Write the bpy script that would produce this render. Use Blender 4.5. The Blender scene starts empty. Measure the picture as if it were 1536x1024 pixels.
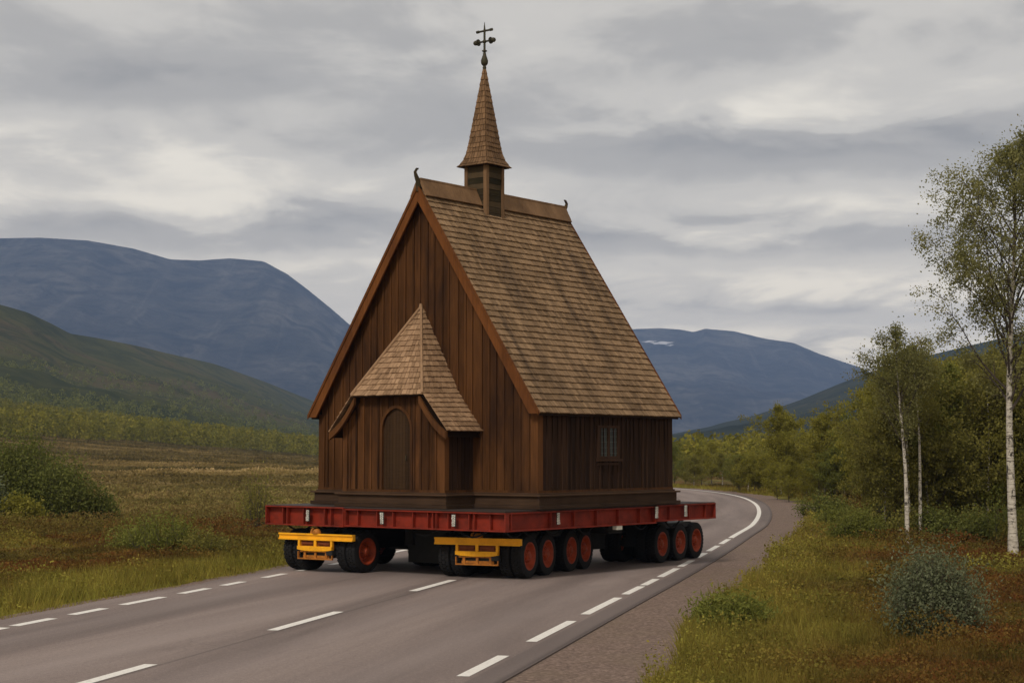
import bpy, math, random
import numpy as np
from mathutils import Vector, Matrix

R = math.radians
random.seed(7)
C = bpy.context.scene.collection
S = bpy.context.scene

# ------------------------------------------------------------------ camera
F_PX, CAM_H, PITCH = 2500.0, 2.8, 0.06709
cd = bpy.data.cameras.new('camera')
cam = bpy.data.objects.new('camera', cd)
C.objects.link(cam)
cam.location = (0, 0, CAM_H)
cam.rotation_euler = (math.pi / 2 + PITCH, 0, 0)
cd.sensor_width = 36
cd.lens = 36 * F_PX / 1536
cd.clip_start = 0.2
cd.clip_end = 60000
S.camera = cam

# ------------------------------------------------------------------ world
def N(nt, kind, **kw):
    n = nt.nodes.new(kind)
    for k, v in kw.items():
        setattr(n, k, v)
    return n

def val(nt, sock, v):
    if hasattr(v, 'is_output') or isinstance(v, bpy.types.NodeSocket):
        nt.links.new(v, sock)
    else:
        sock.default_value = v

def M_(nt, op, a, b=0.0, c=None, clamp=False):
    n = N(nt, 'ShaderNodeMath', operation=op, use_clamp=clamp)
    val(nt, n.inputs[0], a); val(nt, n.inputs[1], b)
    if c is not None: val(nt, n.inputs[2], c)
    return n.outputs[0]

def ramp(nt, fac, stops, interp='LINEAR'):
    n = N(nt, 'ShaderNodeValToRGB')
    cr = n.color_ramp
    cr.interpolation = interp
    while len(cr.elements) < len(stops): cr.elements.new(0.5)
    for e, (p, c) in zip(cr.elements, stops):
        e.position = p
        e.color = (c[0], c[1], c[2], 1) if hasattr(c, '__len__') else (c, c, c, 1)
    nt.links.new(fac, n.inputs[0])
    return n.outputs[0]

def noise(nt, vec, scale, detail=4, rough=0.5, dist=0.0):
    n = N(nt, 'ShaderNodeTexNoise')
    if vec is not None: nt.links.new(vec, n.inputs['Vector'])
    n.inputs['Scale'].default_value = scale
    n.inputs['Detail'].default_value = detail
    n.inputs['Roughness'].default_value = rough
    n.inputs['Distortion'].default_value = dist
    return n.outputs['Fac']

def mapping(nt, vec, scale=(1, 1, 1), loc=(0, 0, 0), rot=(0, 0, 0)):
    n = N(nt, 'ShaderNodeMapping')
    nt.links.new(vec, n.inputs['Vector'])
    n.inputs['Scale'].default_value = scale
    n.inputs['Location'].default_value = loc
    n.inputs['Rotation'].default_value = rot
    return n.outputs[0]

def mix(nt, fac, a, b, mode='MIX'):
    n = N(nt, 'ShaderNodeMix', data_type='RGBA', blend_type=mode)
    val(nt, n.inputs[0], fac)
    for s, v in ((n.inputs[6], a), (n.inputs[7], b)):
        if isinstance(v, (tuple, list)): s.default_value = (v[0], v[1], v[2], 1)
        else: nt.links.new(v, s)
    return n.outputs[2]

SUN_EL, SUN_AZ = R(42), R(205)      # azimuth clockwise from +Y : behind the camera, to its left
w = bpy.data.worlds.new('World')
S.world = w
w.use_nodes = True
nt = w.node_tree
nt.nodes.clear()
out = N(nt, 'ShaderNodeOutputWorld')
sky = N(nt, 'ShaderNodeTexSky', sky_type='NISHITA')
sky.sun_disc = False
sky.sun_elevation = SUN_EL
sky.sun_rotation = SUN_AZ
bg1 = N(nt, 'ShaderNodeBackground'); bg1.inputs[1].default_value = 0.10
nt.links.new(sky.outputs[0], bg1.inputs[0])
tc = N(nt, 'ShaderNodeTexCoord')
sx = N(nt, 'ShaderNodeSeparateXYZ'); nt.links.new(tc.outputs['Generated'], sx.inputs[0])
X, Y, Z = sx.outputs
zz = M_(nt, 'MAXIMUM', Z, 0.0)
den = M_(nt, 'ADD', zz, 0.16)
px = M_(nt, 'DIVIDE', X, den); py = M_(nt, 'DIVIDE', Y, den)
cb = N(nt, 'ShaderNodeCombineXYZ'); nt.links.new(px, cb.inputs[0]); nt.links.new(py, cb.inputs[1])
P = cb.outputs[0]
n1 = noise(nt, mapping(nt, P, (1.0, 1.0, 1), (3.1, 1.7, 0)), 1.3, 3, 0.45, 0.15)
n2 = noise(nt, mapping(nt, P, (1.0, 0.9, 1), (7.3, 4.4, 0), (0, 0, R(20))), 3.2, 5, 0.55, 0.5)
n3 = noise(nt, mapping(nt, P, (1.2, 1.0, 1), (1.3, 9.4, 0)), 7.0, 5, 0.6, 0.4)
f = M_(nt, 'MULTIPLY', n1, 0.42)
f = M_(nt, 'ADD', f, M_(nt, 'MULTIPLY', n2, 0.44))
f = M_(nt, 'ADD', f, M_(nt, 'MULTIPLY', n3, 0.14))
# large banks of the cloud layer, each a soft patch of sky directions (azimuth tangent, elevation tangent)
az = M_(nt, 'DIVIDE', X, M_(nt, 'MAXIMUM', Y, 0.05))
el = M_(nt, 'DIVIDE', zz, M_(nt, 'MAXIMUM', Y, 0.05))
front = M_(nt, 'GREATER_THAN', Y, 0.3)
wob = M_(nt, 'MULTIPLY', M_(nt, 'SUBTRACT', n2, 0.5), 0.05)
el2 = M_(nt, 'ADD', el, wob)
LOBES = [  # az, el, width, height, amount
    (-0.27, 0.198, 0.13, 0.022, 0.13), (-0.20, 0.155, 0.16, 0.014, 0.10), (-0.02, 0.168, 0.10, 0.016, 0.04),
    (-0.12, 0.224, 0.30, 0.020, -0.10), (-0.20, 0.133, 0.15, 0.010, -0.10),
    (-0.15, 0.113, 0.12, 0.009, 0.10), (0.17, 0.184, 0.17, 0.014, -0.19), (-0.02, 0.205, 0.08, 0.012, -0.05),
    (0.12, 0.215, 0.12, 0.012, 0.06), (0.20, 0.150, 0.16, 0.015, 0.11), (0.16, 0.128, 0.2, 0.007, -0.07),
    (0.14, 0.106, 0.2, 0.010, 0.13), (0.15, 0.088, 0.2, 0.006, -0.03), (0.16, 0.07, 0.3, 0.010, 0.12), (0.10, 0.255, 0.5, 0.02, -0.05),
    (-0.27, 0.255, 0.15, 0.016, 0.00)]
for a, e, sw, sh, am in LOBES:
    da = M_(nt, 'MULTIPLY', M_(nt, 'SUBTRACT', az, a), 1 / sw)
    de = M_(nt, 'MULTIPLY', M_(nt, 'SUBTRACT', el2, e), 1 / sh)
    q = M_(nt, 'ADD', M_(nt, 'MULTIPLY', da, da), M_(nt, 'MULTIPLY', de, de))
    g = M_(nt, 'EXPONENT', M_(nt, 'MULTIPLY', q, -1.0))
    g = M_(nt, 'MULTIPLY', g, front)
    f = M_(nt, 'ADD', f, M_(nt, 'MULTIPLY', g, am))
ccol = ramp(nt, f, [(0.28, (0.49, 0.465, 0.425)), (0.41, (0.67, 0.630, 0.565)), (0.53, (0.94, 0.880, 0.775)),
                    (0.68, (1.36, 1.26, 1.07)), (0.9, (1.65, 1.52, 1.28))], 'EASE')
sky_dim = M_(nt, 'MULTIPLY', M_(nt, 'SUBTRACT', M_(nt, 'MINIMUM', M_(nt, 'MAXIMUM', zz, 0.26), 0.5), 0.26), 4.1)
zen = M_(nt, 'SUBTRACT', 1.0, M_(nt, 'MULTIPLY', sky_dim, 0.22))
bg2 = N(nt, 'ShaderNodeBackground')
lowt = M_(nt, 'EXPONENT', M_(nt, 'MULTIPLY', M_(nt, 'MULTIPLY', zz, zz), -60.0))
ccol = mix(nt, 1.0, ccol, mix(nt, lowt, (1, 1, 1), (1.05, 0.965, 0.81)), 'MULTIPLY')
nt.links.new(ccol, bg2.inputs[0])
low = M_(nt, 'MULTIPLY', M_(nt, 'EXPONENT', M_(nt, 'MULTIPLY', M_(nt, 'MULTIPLY', zz, zz), -85.0)), 1.05)
nt.links.new(M_(nt, 'ADD', M_(nt, 'MULTIPLY', zen, 0.86), low), bg2.inputs[1])
ms = N(nt, 'ShaderNodeMixShader'); ms.inputs[0].default_value = 0.95
nt.links.new(bg1.outputs[0], ms.inputs[1]); nt.links.new(bg2.outputs[0], ms.inputs[2])
nt.links.new(ms.outputs[0], out.inputs[0])

sl = bpy.data.lights.new('sun', 'SUN')
sl.energy = 2.1; sl.angle = R(12); sl.color = (1.0, 0.93, 0.84)
sun = bpy.data.objects.new('sun', sl); C.objects.link(sun)
sd = Vector((math.sin(SUN_AZ) * math.cos(SUN_EL), math.cos(SUN_AZ) * math.cos(SUN_EL), math.sin(SUN_EL)))
sun.rotation_euler = sd.to_track_quat('Z', 'Y').to_euler()
sun.location = (-40, -60, 80)

S.view_settings.view_transform = 'Standard'
S.view_settings.look = 'None'
S.view_settings.exposure = 0.0
S.view_settings.gamma = 1.0
S.cycles.volume_bounces = 0
S.cycles.max_bounces = 6
S.cycles.transparent_max_bounces = 8

# ------------------------------------------------------------------ helpers
def direction(pxx, pyy):
    dx = (pxx - 768) / F_PX; dy = -(pyy - 512) / F_PX
    return np.array([dx, math.cos(PITCH) - dy * math.sin(PITCH), math.sin(PITCH) + dy * math.cos(PITCH)])

def at(pxx, pyy, dist):                       # point seen in that direction at forward distance dist
    d = direction(pxx, pyy)
    return np.array([0, 0, CAM_H]) + d * (dist / d[1])

def tag(o, label=None, cat=None, group=None, kind=None):
    if label: o['label'] = label
    if cat: o['category'] = cat
    if group: o['group'] = group
    if kind: o['kind'] = kind
    return o

def empty(name, loc=(0, 0, 0), rz=0):
    o = bpy.data.objects.new(name, None)
    o.empty_display_size = 0.3
    C.objects.link(o)
    o.location = loc
    o.rotation_euler = (0, 0, rz)
    return o

class MB:
    def __init__(s): s.v = []; s.f = []; s.t = []
    def add(s, vs, fs, t=0.5):
        b = len(s.v); s.v += [tuple(p) for p in vs]
        for q in fs: s.f.append([i + b for i in q])
        s.t += [t] * len(vs)
    def hexa(s, p, t=0.5):                    # p: 4 bottom, 4 top, both counter-clockwise
        s.add(p, [(3, 2, 1, 0), (4, 5, 6, 7), (0, 1, 5, 4), (1, 2, 6, 5), (2, 3, 7, 6), (3, 0, 4, 7)], t)
    def box(s, x0, x1, y0, y1, z0, z1, t=0.5):
        if x0 > x1: x0, x1 = x1, x0
        if y0 > y1: y0, y1 = y1, y0
        s.hexa([(x0, y0, z0), (x1, y0, z0), (x1, y1, z0), (x0, y1, z0),
                (x0, y0, z1), (x1, y0, z1), (x1, y1, z1), (x0, y1, z1)], t)
    def bar(s, a, b, w, h, up=(0, 0, 1), t=0.5):
        a = Vector(a); b = Vector(b); d = (b - a).normalized()
        sd = d.cross(Vector(up)).normalized(); u = sd.cross(d)
        c = lambda p, i, j: p + sd * (w / 2 * i) + u * (h / 2 * j)
        s.hexa([c(a, -1, -1), c(a, 1, -1), c(b, 1, -1), c(b, -1, -1), c(a, -1, 1), c(a, 1, 1), c(b, 1, 1), c(b, -1, 1)], t)
    def tube(s, pts, rad, n=8, t=0.5, cap=True):
        pts = [Vector(p) for p in pts]; rings = []
        for i, p in enumerate(pts):
            d = (pts[min(i + 1, len(pts) - 1)] - pts[max(i - 1, 0)]).normalized()
            a = d.orthogonal().normalized() if i == 0 else (a - d * a.dot(d)).normalized()
            b = d.cross(a)
            r = rad[i] if hasattr(rad, '__len__') else rad
            rings.append([p + (a * math.cos(2 * math.pi * k / n) + b * math.sin(2 * math.pi * k / n)) * r for k in range(n)])
        vs = [q for rg in rings for q in rg]; fs = []
        for i in range(len(pts) - 1):
            for k in range(n):
                k2 = (k + 1) % n
                fs.append((i * n + k, i * n + k2, (i + 1) * n + k2, (i + 1) * n + k))
        if cap:
            fs.append(tuple(reversed(range(n)))); fs.append(tuple((len(pts) - 1) * n + k for k in range(n)))
        s.add(vs, fs, t)
    def lathe(s, prof, axis='x', c=(0, 0, 0), n=32, t=0.5, closed=False):
        vs = []; m = len(prof)
        for k in range(n):
            a = 2 * math.pi * k / n
            for (x, r) in prof:
                p = {'x': (x, r * math.cos(a), r * math.sin(a)), 'z': (r * math.cos(a), r * math.sin(a), x)}[axis]
                vs.append((p[0] + c[0], p[1] + c[1], p[2] + c[2]))
        fs = []
        for k in range(n):
            k2 = (k + 1) % n
            for i in range(m if closed else m - 1):
                i2 = (i + 1) % m
                fs.append((k * m + i, k2 * m + i, k2 * m + i2, k * m + i2))
        s.add(vs, fs, t)
    def build(s, name, mat, parent=None, off=(0, 0, 0), smooth=False, bevel=0, link=True):
        me = bpy.data.meshes.new(name)
        vs = [(p[0] - off[0], p[1] - off[1], p[2] - off[2]) for p in s.v]
        me.from_pydata(vs, [], s.f)
        at_ = me.attributes.new('tint', 'FLOAT', 'POINT')
        at_.data.foreach_set('value', np.array(s.t, dtype=np.float32))
        me.materials.append(mat)
        me.update()
        if smooth:
            me.polygons.foreach_set('use_smooth', [True] * len(me.polygons))
            try: me.set_sharp_from_angle(angle=R(38))
            except Exception: pass
        o = bpy.data.objects.new(name, me)
        if link: C.objects.link(o)
        if parent: o.parent = parent
        if bevel:
            b = o.modifiers.new('bevel', 'BEVEL'); b.width = bevel; b.segments = 2; b.limit_method = 'ANGLE'
        return o

def fast_mesh(name, verts, nper, tint, mat, parent=None, smooth=False, kindcol=None):
    """verts (n*nper,3) as separate nper-gons"""
    me = bpy.data.meshes.new(name)
    nv = len(verts); nf = nv // nper
    me.vertices.add(nv); me.vertices.foreach_set('co', verts.astype(np.float32).ravel())
    me.loops.add(nv); me.loops.foreach_set('vertex_index', np.arange(nv, dtype=np.int32))
    me.polygons.add(nf)
    me.polygons.foreach_set('loop_start', np.arange(0, nv, nper, dtype=np.int32))
    me.polygons.foreach_set('loop_total', np.full(nf, nper, dtype=np.int32))
    a = me.attributes.new('tint', 'FLOAT', 'POINT')
    a.data.foreach_set('value', np.repeat(tint, nper).astype(np.float32) if len(tint) == nf else tint.astype(np.float32))
    me.materials.append(mat)
    me.update(calc_edges=True)
    o = bpy.data.objects.new(name, me)
    C.objects.link(o)
    if parent: o.parent = parent
    return o

rng = np.random.default_rng(11)
_lat = rng.random((256, 256))
def vnoise(x, y, sc, seed=0):
    x = np.asarray(x) / sc + seed * 17.3 + 1000; y = np.asarray(y) / sc + seed * 31.7 + 1000
    xi = np.floor(x).astype(int); yi = np.floor(y).astype(int)
    fx = x - xi; fy = y - yi
    fx = fx * fx * (3 - 2 * fx); fy = fy * fy * (3 - 2 * fy)
    g = lambda a, b: _lat[a & 255, b & 255]
    return (g(xi, yi) * (1 - fx) + g(xi + 1, yi) * fx) * (1 - fy) + (g(xi, yi + 1) * (1 - fx) + g(xi + 1, yi + 1) * fx) * fy
def fbm(x, y, sc, seed=0, oct=4):
    r = 0; a = 0.5; tot = 0
    for o_ in range(oct):
        r = r + a * vnoise(x, y, sc / 2 ** o_, seed + o_); tot += a; a *= 0.5
    return r / tot
def sstep(a, b, x):
    t_ = np.clip((x - a) / (b - a), 0, 1); return t_ * t_ * (3 - 2 * t_)

# ------------------------------------------------------------------ materials
def newmat(name):
    m = bpy.data.materials.new(name); m.use_nodes = True
    nt = m.node_tree; nt.nodes.clear()
    o = N(nt, 'ShaderNodeOutputMaterial')
    b = N(nt, 'ShaderNodeBsdfPrincipled')
    nt.links.new(b.outputs[0], o.inputs[0])
    return m, nt, b, o
def attr(nt, name='tint'):
    return N(nt, 'ShaderNodeAttribute', attribute_name=name).outputs['Fac']
def objco(nt): return N(nt, 'ShaderNodeTexCoord').outputs['Object']
def wpos(nt): return N(nt, 'ShaderNodeNewGeometry').outputs['Position']
def bump(nt, b, h, strength=0.3, dist=0.02):
    n = N(nt, 'ShaderNodeBump'); n.inputs['Strength'].default_value = strength; n.inputs['Distance'].default_value = dist
    nt.links.new(h, n.inputs['Height']); nt.links.new(n.outputs[0], b.inputs['Normal'])

def wood(name, dark, light, grain=(30, 30, 1.6), rough=0.75, stain=None, bstr=0.35, stain_amt=0.5, stain_pos=(0.45, 0.62), stain_sc=(1.2, 1.2, 0.25)):
    m, nt, b, o = newmat(name)
    co = objco(nt)
    g = noise(nt, mapping(nt, co, grain), 1.0, 6, 0.6, 0.3)
    big = noise(nt, mapping(nt, co, (1.3, 1.3, 0.5)), 1.0, 4, 0.6)
    fac = M_(nt, 'ADD', M_(nt, 'MULTIPLY', g, 0.55), M_(nt, 'MULTIPLY', attr(nt), 0.6))
    fac = M_(nt, 'ADD', fac, M_(nt, 'MULTIPLY', M_(nt, 'SUBTRACT', big, 0.5), 0.5))
    c = ramp(nt, fac, [(0.25, dark), (0.85, light)])
    if stain:
        s = noise(nt, mapping(nt, co, stain_sc), 1.0, 5, 0.62, 0.4)
        sf = ramp(nt, s, [(stain_pos[0], 0), (stain_pos[1], 1)])
        c = mix(nt, M_(nt, 'MULTIPLY', sf, stain_amt), c, stain)
    nt.links.new(c, b.inputs['Base Color'])
    b.inputs['Roughness'].default_value = rough
    b.inputs['Specular IOR Level'].default_value = 0.08
    bump(nt, b, g, bstr, 0.01)
    return m

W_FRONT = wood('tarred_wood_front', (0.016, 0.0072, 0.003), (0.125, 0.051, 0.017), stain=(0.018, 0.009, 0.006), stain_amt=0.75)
W_SHADED = wood('tarred_wood_shaded_side', (0.015, 0.008, 0.005), (0.060, 0.031, 0.018), stain=(0.02, 0.012, 0.009))  # front wood in darker colours, the side wall's shade painted in
W_BOARD = wood('bargeboard_wood', (0.055, 0.020, 0.006), (0.19, 0.068, 0.019), stain=(0.035, 0.014, 0.008), stain_amt=0.5)
W_DOOR = wood('door_wood', (0.022, 0.012, 0.006), (0.055, 0.030, 0.014), grain=(3, 3, 30))
W_SILL = wood('sill_wood', (0.020, 0.012, 0.008), (0.075, 0.043, 0.025), grain=(1.6, 1.6, 20))
W_LOG = wood('tower_wood', (0.016, 0.013, 0.007), (0.085, 0.056, 0.030), grain=(2, 2, 25), stain=(0.022, 0.024, 0.012), stain_amt=0.6)
W_ROOF = wood('roof_shingle_wood', (0.085, 0.052, 0.027), (0.32, 0.205, 0.115), grain=(1.2, 34, 1.5), stain=(0.050, 0.034, 0.024), stain_amt=0.62, stain_pos=(0.54, 0.69), stain_sc=(0.28, 1.5, 0.28), bstr=0.5)
W_PROOF = wood('porch_shingle_wood', (0.14, 0.080, 0.042), (0.40, 0.25, 0.145), grain=(18, 18, 1.5), bstr=0.5)
W_SPIRE = wood('spire_shingle_wood', (0.070, 0.040, 0.020), (0.25, 0.145, 0.075), grain=(22, 22, 1.2), stain=(0.07, 0.04, 0.022), stain_amt=0.5)

def paint(name, col, rough=0.45, dirt=(0.03, 0.02, 0.015), amt=0.4, metal=0.0, sc=3.0):
    m, nt, b, o = newmat(name)
    co = objco(nt)
    d = noise(nt, mapping(nt, co, (1, 1, 1)), sc, 7, 0.65, 0.2)
    df = ramp(nt, d, [(0.42, 0), (0.68, 1)])
    v = noise(nt, co, 25, 3, 0.6)
    c = mix(nt, M_(nt, 'MULTIPLY', df, amt), col, dirt)
    c = mix(nt, M_(nt, 'MULTIPLY', v, 0.25), c, tuple(x * 0.55 for x in col))
    nt.links.new(c, b.inputs['Base Color'])
    rr = M_(nt, 'ADD', M_(nt, 'MULTIPLY', d, 0.35), rough - 0.12)
    nt.links.new(rr, b.inputs['Roughness'])
    b.inputs['Metallic'].default_value = metal; b.inputs['Specular IOR Level'].default_value = 0.22
    bump(nt, b, v, 0.08, 0.005)
    return m
P_RED = paint('red_frame_paint', (0.225, 0.022, 0.008), 0.6, (0.045, 0.010, 0.006), 0.7)
P_YEL = paint('yellow_bumper_paint', (0.92, 0.42, 0.012), 0.45, (0.30, 0.12, 0.01), 0.35)
P_AMB = paint('rusty_amber_paint', (0.42, 0.15, 0.02), 0.55, (0.08, 0.03, 0.01), 0.6, sc=8)
P_RIM = paint('orange_red_rim_paint', (0.33, 0.048, 0.014), 0.5, (0.07, 0.025, 0.015), 0.6, sc=9)
P_STEEL = paint('dark_underframe_steel', (0.022, 0.021, 0.020), 0.6, (0.010, 0.009, 0.008), 0.5)
P_WHITE = paint('white_tag_paint', (0.70, 0.68, 0.60), 0.6, (0.22, 0.19, 0.15), 0.5, sc=14)
P_BLACK = paint('black_tag_paint', (0.03, 0.03, 0.03), 0.6)
P_IRON = paint('weathered_iron', (0.055, 0.045, 0.028), 0.6, (0.05, 0.07, 0.04), 0.5, metal=0.3, sc=12)
P_DECK = paint('worn_deck_plate', (0.042, 0.030, 0.025), 0.6, (0.03, 0.022, 0.018), 0.6, sc=1.5)
RUBBER = paint('tyre_rubber', (0.010, 0.010, 0.011), 0.85, (0.034, 0.029, 0.025), 0.35, sc=6)

m, nt, b, o = newmat('dark_window_glass'); GLASS = m
b.inputs['Base Color'].default_value = (0.035, 0.045, 0.045, 1)
b.inputs['Roughness'].default_value = 0.18
bump(nt, b, noise(nt, objco(nt), 9, 2), 0.25, 0.02)

def leafmat(name, c1, c2, c3=None, trans=0.35):
    m, nt, b, o = newmat(name)
    nt.nodes.remove(b)
    t = attr(nt)
    oi = N(nt, 'ShaderNodeObjectInfo').outputs['Random']
    f_ = M_(nt, 'ADD', M_(nt, 'MULTIPLY', t, 0.85), M_(nt, 'MULTIPLY', oi, 0.15))
    c = ramp(nt, f_, [(0.0, c1), (0.55, c2), (1.0, c3 or c2)])
    d = N(nt, 'ShaderNodeBsdfDiffuse'); tr = N(nt, 'ShaderNodeBsdfTranslucent')
    nt.links.new(c, d.inputs[0]); nt.links.new(c, tr.inputs[0])
    mx = N(nt, 'ShaderNodeMixShader'); mx.inputs[0].default_value = trans
    nt.links.new(d.outputs[0], mx.inputs[1]); nt.links.new(tr.outputs[0], mx.inputs[2])
    nt.links.new(mx.outputs[0], o.inputs[0])
    return m
L_TALL = leafmat('birch_leaves_light', (0.11, 0.115, 0.04), (0.23, 0.22, 0.08), (0.36, 0.33, 0.14), trans=.45)
L_WOOD = leafmat('birch_leaves_olive', (0.098, 0.094, 0.024), (0.232, 0.210, 0.052), (0.35, 0.31, 0.088), trans=.5)
L_GOLD = leafmat('birch_leaves_gold', (0.12, 0.116, 0.020), (0.28, 0.255, 0.046), (0.40, 0.345, 0.08), trans=.5)
L_DARK = leafmat('wood_leaves_dark', (0.080, 0.090, 0.022), (0.185, 0.195, 0.044), (0.28, 0.275, 0.07), trans=.5)
L_WILLOW = leafmat('willow_leaves', (0.060, 0.072, 0.018), (0.150, 0.162, 0.042), (0.24, 0.24, 0.075))
L_GREY = leafmat('grey_willow_leaves', (0.070, 0.080, 0.040), (0.150, 0.165, 0.090), (0.26, 0.27, 0.165))
L_FRESH = leafmat('fresh_green_leaves', (0.085, 0.095, 0.022), (0.18, 0.19, 0.042), (0.28, 0.27, 0.07))
L_FAR = leafmat('far_wood_leaves', (0.10, 0.104, 0.016), (0.22, 0.200, 0.028), (0.35, 0.29, 0.050))

m, nt, b, o = newmat('birch_bark'); BARK = m
co = objco(nt)
n_ = noise(nt, mapping(nt, co, (3, 3, 26)), 1.0, 4, 0.7, 0.6)
p_ = noise(nt, mapping(nt, co, (4, 4, 3.2), (3, 1, 2)), 1.6, 4, 0.7, 0.5)
c = ramp(nt, n_, [(0.36, (0.05, 0.04, 0.035)), (0.46, (0.42, 0.37, 0.30)), (0.7, (0.60, 0.55, 0.47))])
c = mix(nt, ramp(nt, p_, [(0.54, 0), (0.63, 1)]), c, (0.035, 0.028, 0.022))
nt.links.new(c, b.inputs['Base Color']); b.inputs['Roughness'].default_value = 0.85
bump(nt, b, n_, 0.4, 0.02)
m, nt, b, o = newmat('twig_bark'); TWIG = m
b.inputs['Base Color'].default_value = (0.050, 0.036, 0.026, 1); b.inputs['Roughness'].default_value = 0.9
m, nt, b, o = newmat('shrub_bark'); SBARK = m
nt.links.new(ramp(nt, noise(nt, objco(nt), 14, 4), [(0.3, (0.03, 0.022, 0.015)), (0.7, (0.11, 0.085, 0.06))]), b.inputs['Base Color'])
b.inputs['Roughness'].default_value = 0.9

# colour of the ground cover: one function of the place, shared by soil sheet, grass and heather
def ground_colour(nt):
    p = wpos(nt)
    rd = attr(nt, 'roadside')                       # 1 at the road's edge, 0 a few metres off
    sep = N(nt, 'ShaderNodeSeparateXYZ'); nt.links.new(p, sep.inputs[0])
    flat = N(nt, 'ShaderNodeCombineXYZ'); nt.links.new(sep.outputs[0], flat.inputs[0]); nt.links.new(sep.outputs[1], flat.inputs[1])
    fp = flat.outputs[0]
    a = noise(nt, mapping(nt, fp, (1, 1, 1), (5, 3, 0)), 0.22, 5, 0.6, 0.4)
    b2 = noise(nt, mapping(nt, fp, (1, 1, 1), (25, 13, 0)), 0.9, 5, 0.65, 0.3)
    c2 = noise(nt, mapping(nt, fp, (1, 1, 1), (45, 33, 0)), 0.13, 4, 0.55, 0.6)
    green = ramp(nt, b2, [(0.3, (0.11, 0.108, 0.020)), (0.7, (0.30, 0.262, 0.050))])
    olive = ramp(nt, b2, [(0.3, (0.050, 0.042, 0.011)), (0.7, (0.165, 0.130, 0.032))])
    rust = ramp(nt, b2, [(0.3, (0.056, 0.032, 0.010)), (0.7, (0.195, 0.095, 0.026))])
    moor = mix(nt, ramp(nt, a, [(0.46, 0), (0.58, 1)]), olive, rust)
    moor = mix(nt, ramp(nt, c2, [(0.56, 0), (0.70, 1)]), moor, green)
    # meadow beyond: long straw and brown streaks
    st = noise(nt, mapping(nt, fp, (0.25, 1, 1), (3, 8, 0), (0, 0, R(-6))), 0.055, 7, 0.70, 0.8)
    mead = ramp(nt, st, [(0.36, (0.085, 0.072, 0.022)), (0.50, (0.180, 0.145, 0.046)), (0.58, (0.28, 0.222, 0.080)), (0.68, (0.46, 0.37, 0.17))])
    patch = noise(nt, mapping(nt, fp, (0.35, 1, 1)), 0.028, 5, 0.62, 0.5)
    mead = mix(nt, ramp(nt, patch, [(0.45, 0), (0.62, 0.75)]), mead, (0.098, 0.088, 0.028))
    far = ramp(nt, M_(nt, 'MULTIPLY', sep.outputs[1], 0.001), [(0.055, 0), (0.085, 1)])
    far = M_(nt, 'MULTIPLY', far, M_(nt, 'LESS_THAN', sep.outputs[0], 4.0))
    c = mix(nt, far, moor, mead)
    wd = ramp(nt, M_(nt, 'MULTIPLY', sep.outputs[1], 0.001), [(0.44, 0), (0.56, 1)])
    c = mix(nt, wd, c, (0.075, 0.066, 0.014))
    c = mix(nt, rd, c, green)
    return c, b2

m, nt, b, o = newmat('moor_ground'); GROUND = m
gc, gb = ground_colour(nt)
nt.links.new(gc, b.inputs['Base Color']); b.inputs['Roughness'].default_value = 0.95; b.inputs['Specular IOR Level'].default_value = 0.1
bn = noise(nt, wpos(nt), 3.0, 8, 0.7)
bump(nt, b, bn, 0.9, 0.25)

m, nt, b, o = newmat('grass_blades'); BLADE = m
nt.nodes.remove(b)
gc, gb = ground_colour(nt)
hs = N(nt, 'ShaderNodeHueSaturation')
nt.links.new(gc, hs.inputs['Color'])
nt.links.new(M_(nt, 'ADD', 0.465, M_(nt, 'MULTIPLY', attr(nt), 0.05)), hs.inputs['Hue'])
nt.links.new(M_(nt, 'ADD', 0.85, M_(nt, 'MULTIPLY', attr(nt), 0.75)), hs.inputs['Value'])
d = N(nt, 'ShaderNodeBsdfDiffuse'); tr = N(nt, 'ShaderNodeBsdfTranslucent'); mx = N(nt, 'ShaderNodeMixShader')
mx.inputs[0].default_value = 0.35
nt.links.new(hs.outputs[0], d.inputs[0]); nt.links.new(hs.outputs[0], tr.inputs[0])
nt.links.new(d.outputs[0], mx.inputs[1]); nt.links.new(tr.outputs[0], mx.inputs[2]); nt.links.new(mx.outputs[0], o.inputs[0])

m, nt, b, o = newmat('asphalt'); ASPH = m
uv = N(nt, 'ShaderNodeUVMap', uv_map='UVMap').outputs[0]     # u = metres across, v = metres along
su = N(nt, 'ShaderNodeSeparateXYZ'); nt.links.new(uv, su.inputs[0])
gr = noise(nt, wpos(nt), 13, 6, 0.85)
gr2 = noise(nt, wpos(nt), 45, 3, 0.85)
lg = noise(nt, mapping(nt, uv, (0.55, 0.035, 1)), 1.0, 5, 0.6, 0.4)
pt = noise(nt, mapping(nt, uv, (0.3, 0.09, 1), (7, 2, 0)), 1.0, 4, 0.6)
v_ = M_(nt, 'ADD', M_(nt, 'MULTIPLY', gr, 0.30), M_(nt, 'MULTIPLY', lg, 0.50))
v_ = M_(nt, 'ADD', v_, M_(nt, 'MULTIPLY', gr2, 0.2))
spk = ramp(nt, noise(nt, mapping(nt, wpos(nt), (1, 1, 1), (9, 4, 0)), 32, 2, 0.9), [(0.60, 0), (0.68, 0.55)])
spd = ramp(nt, noise(nt, mapping(nt, wpos(nt), (1, 1, 1), (19, 24, 0)), 30, 2, 0.9), [(0.60, 0), (0.68, 0.6)])
c = ramp(nt, v_, [(0.34, (0.095, 0.072, 0.064)), (0.5, (0.200, 0.153, 0.136)), (0.66, (0.36, 0.285, 0.25))])
c = mix(nt, spk, c, (0.46, 0.39, 0.35)); c = mix(nt, spd, c, (0.06, 0.045, 0.04))
vc = N(nt, 'ShaderNodeTexVoronoi', feature='DISTANCE_TO_EDGE'); vc.inputs['Scale'].default_value = 0.22
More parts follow.
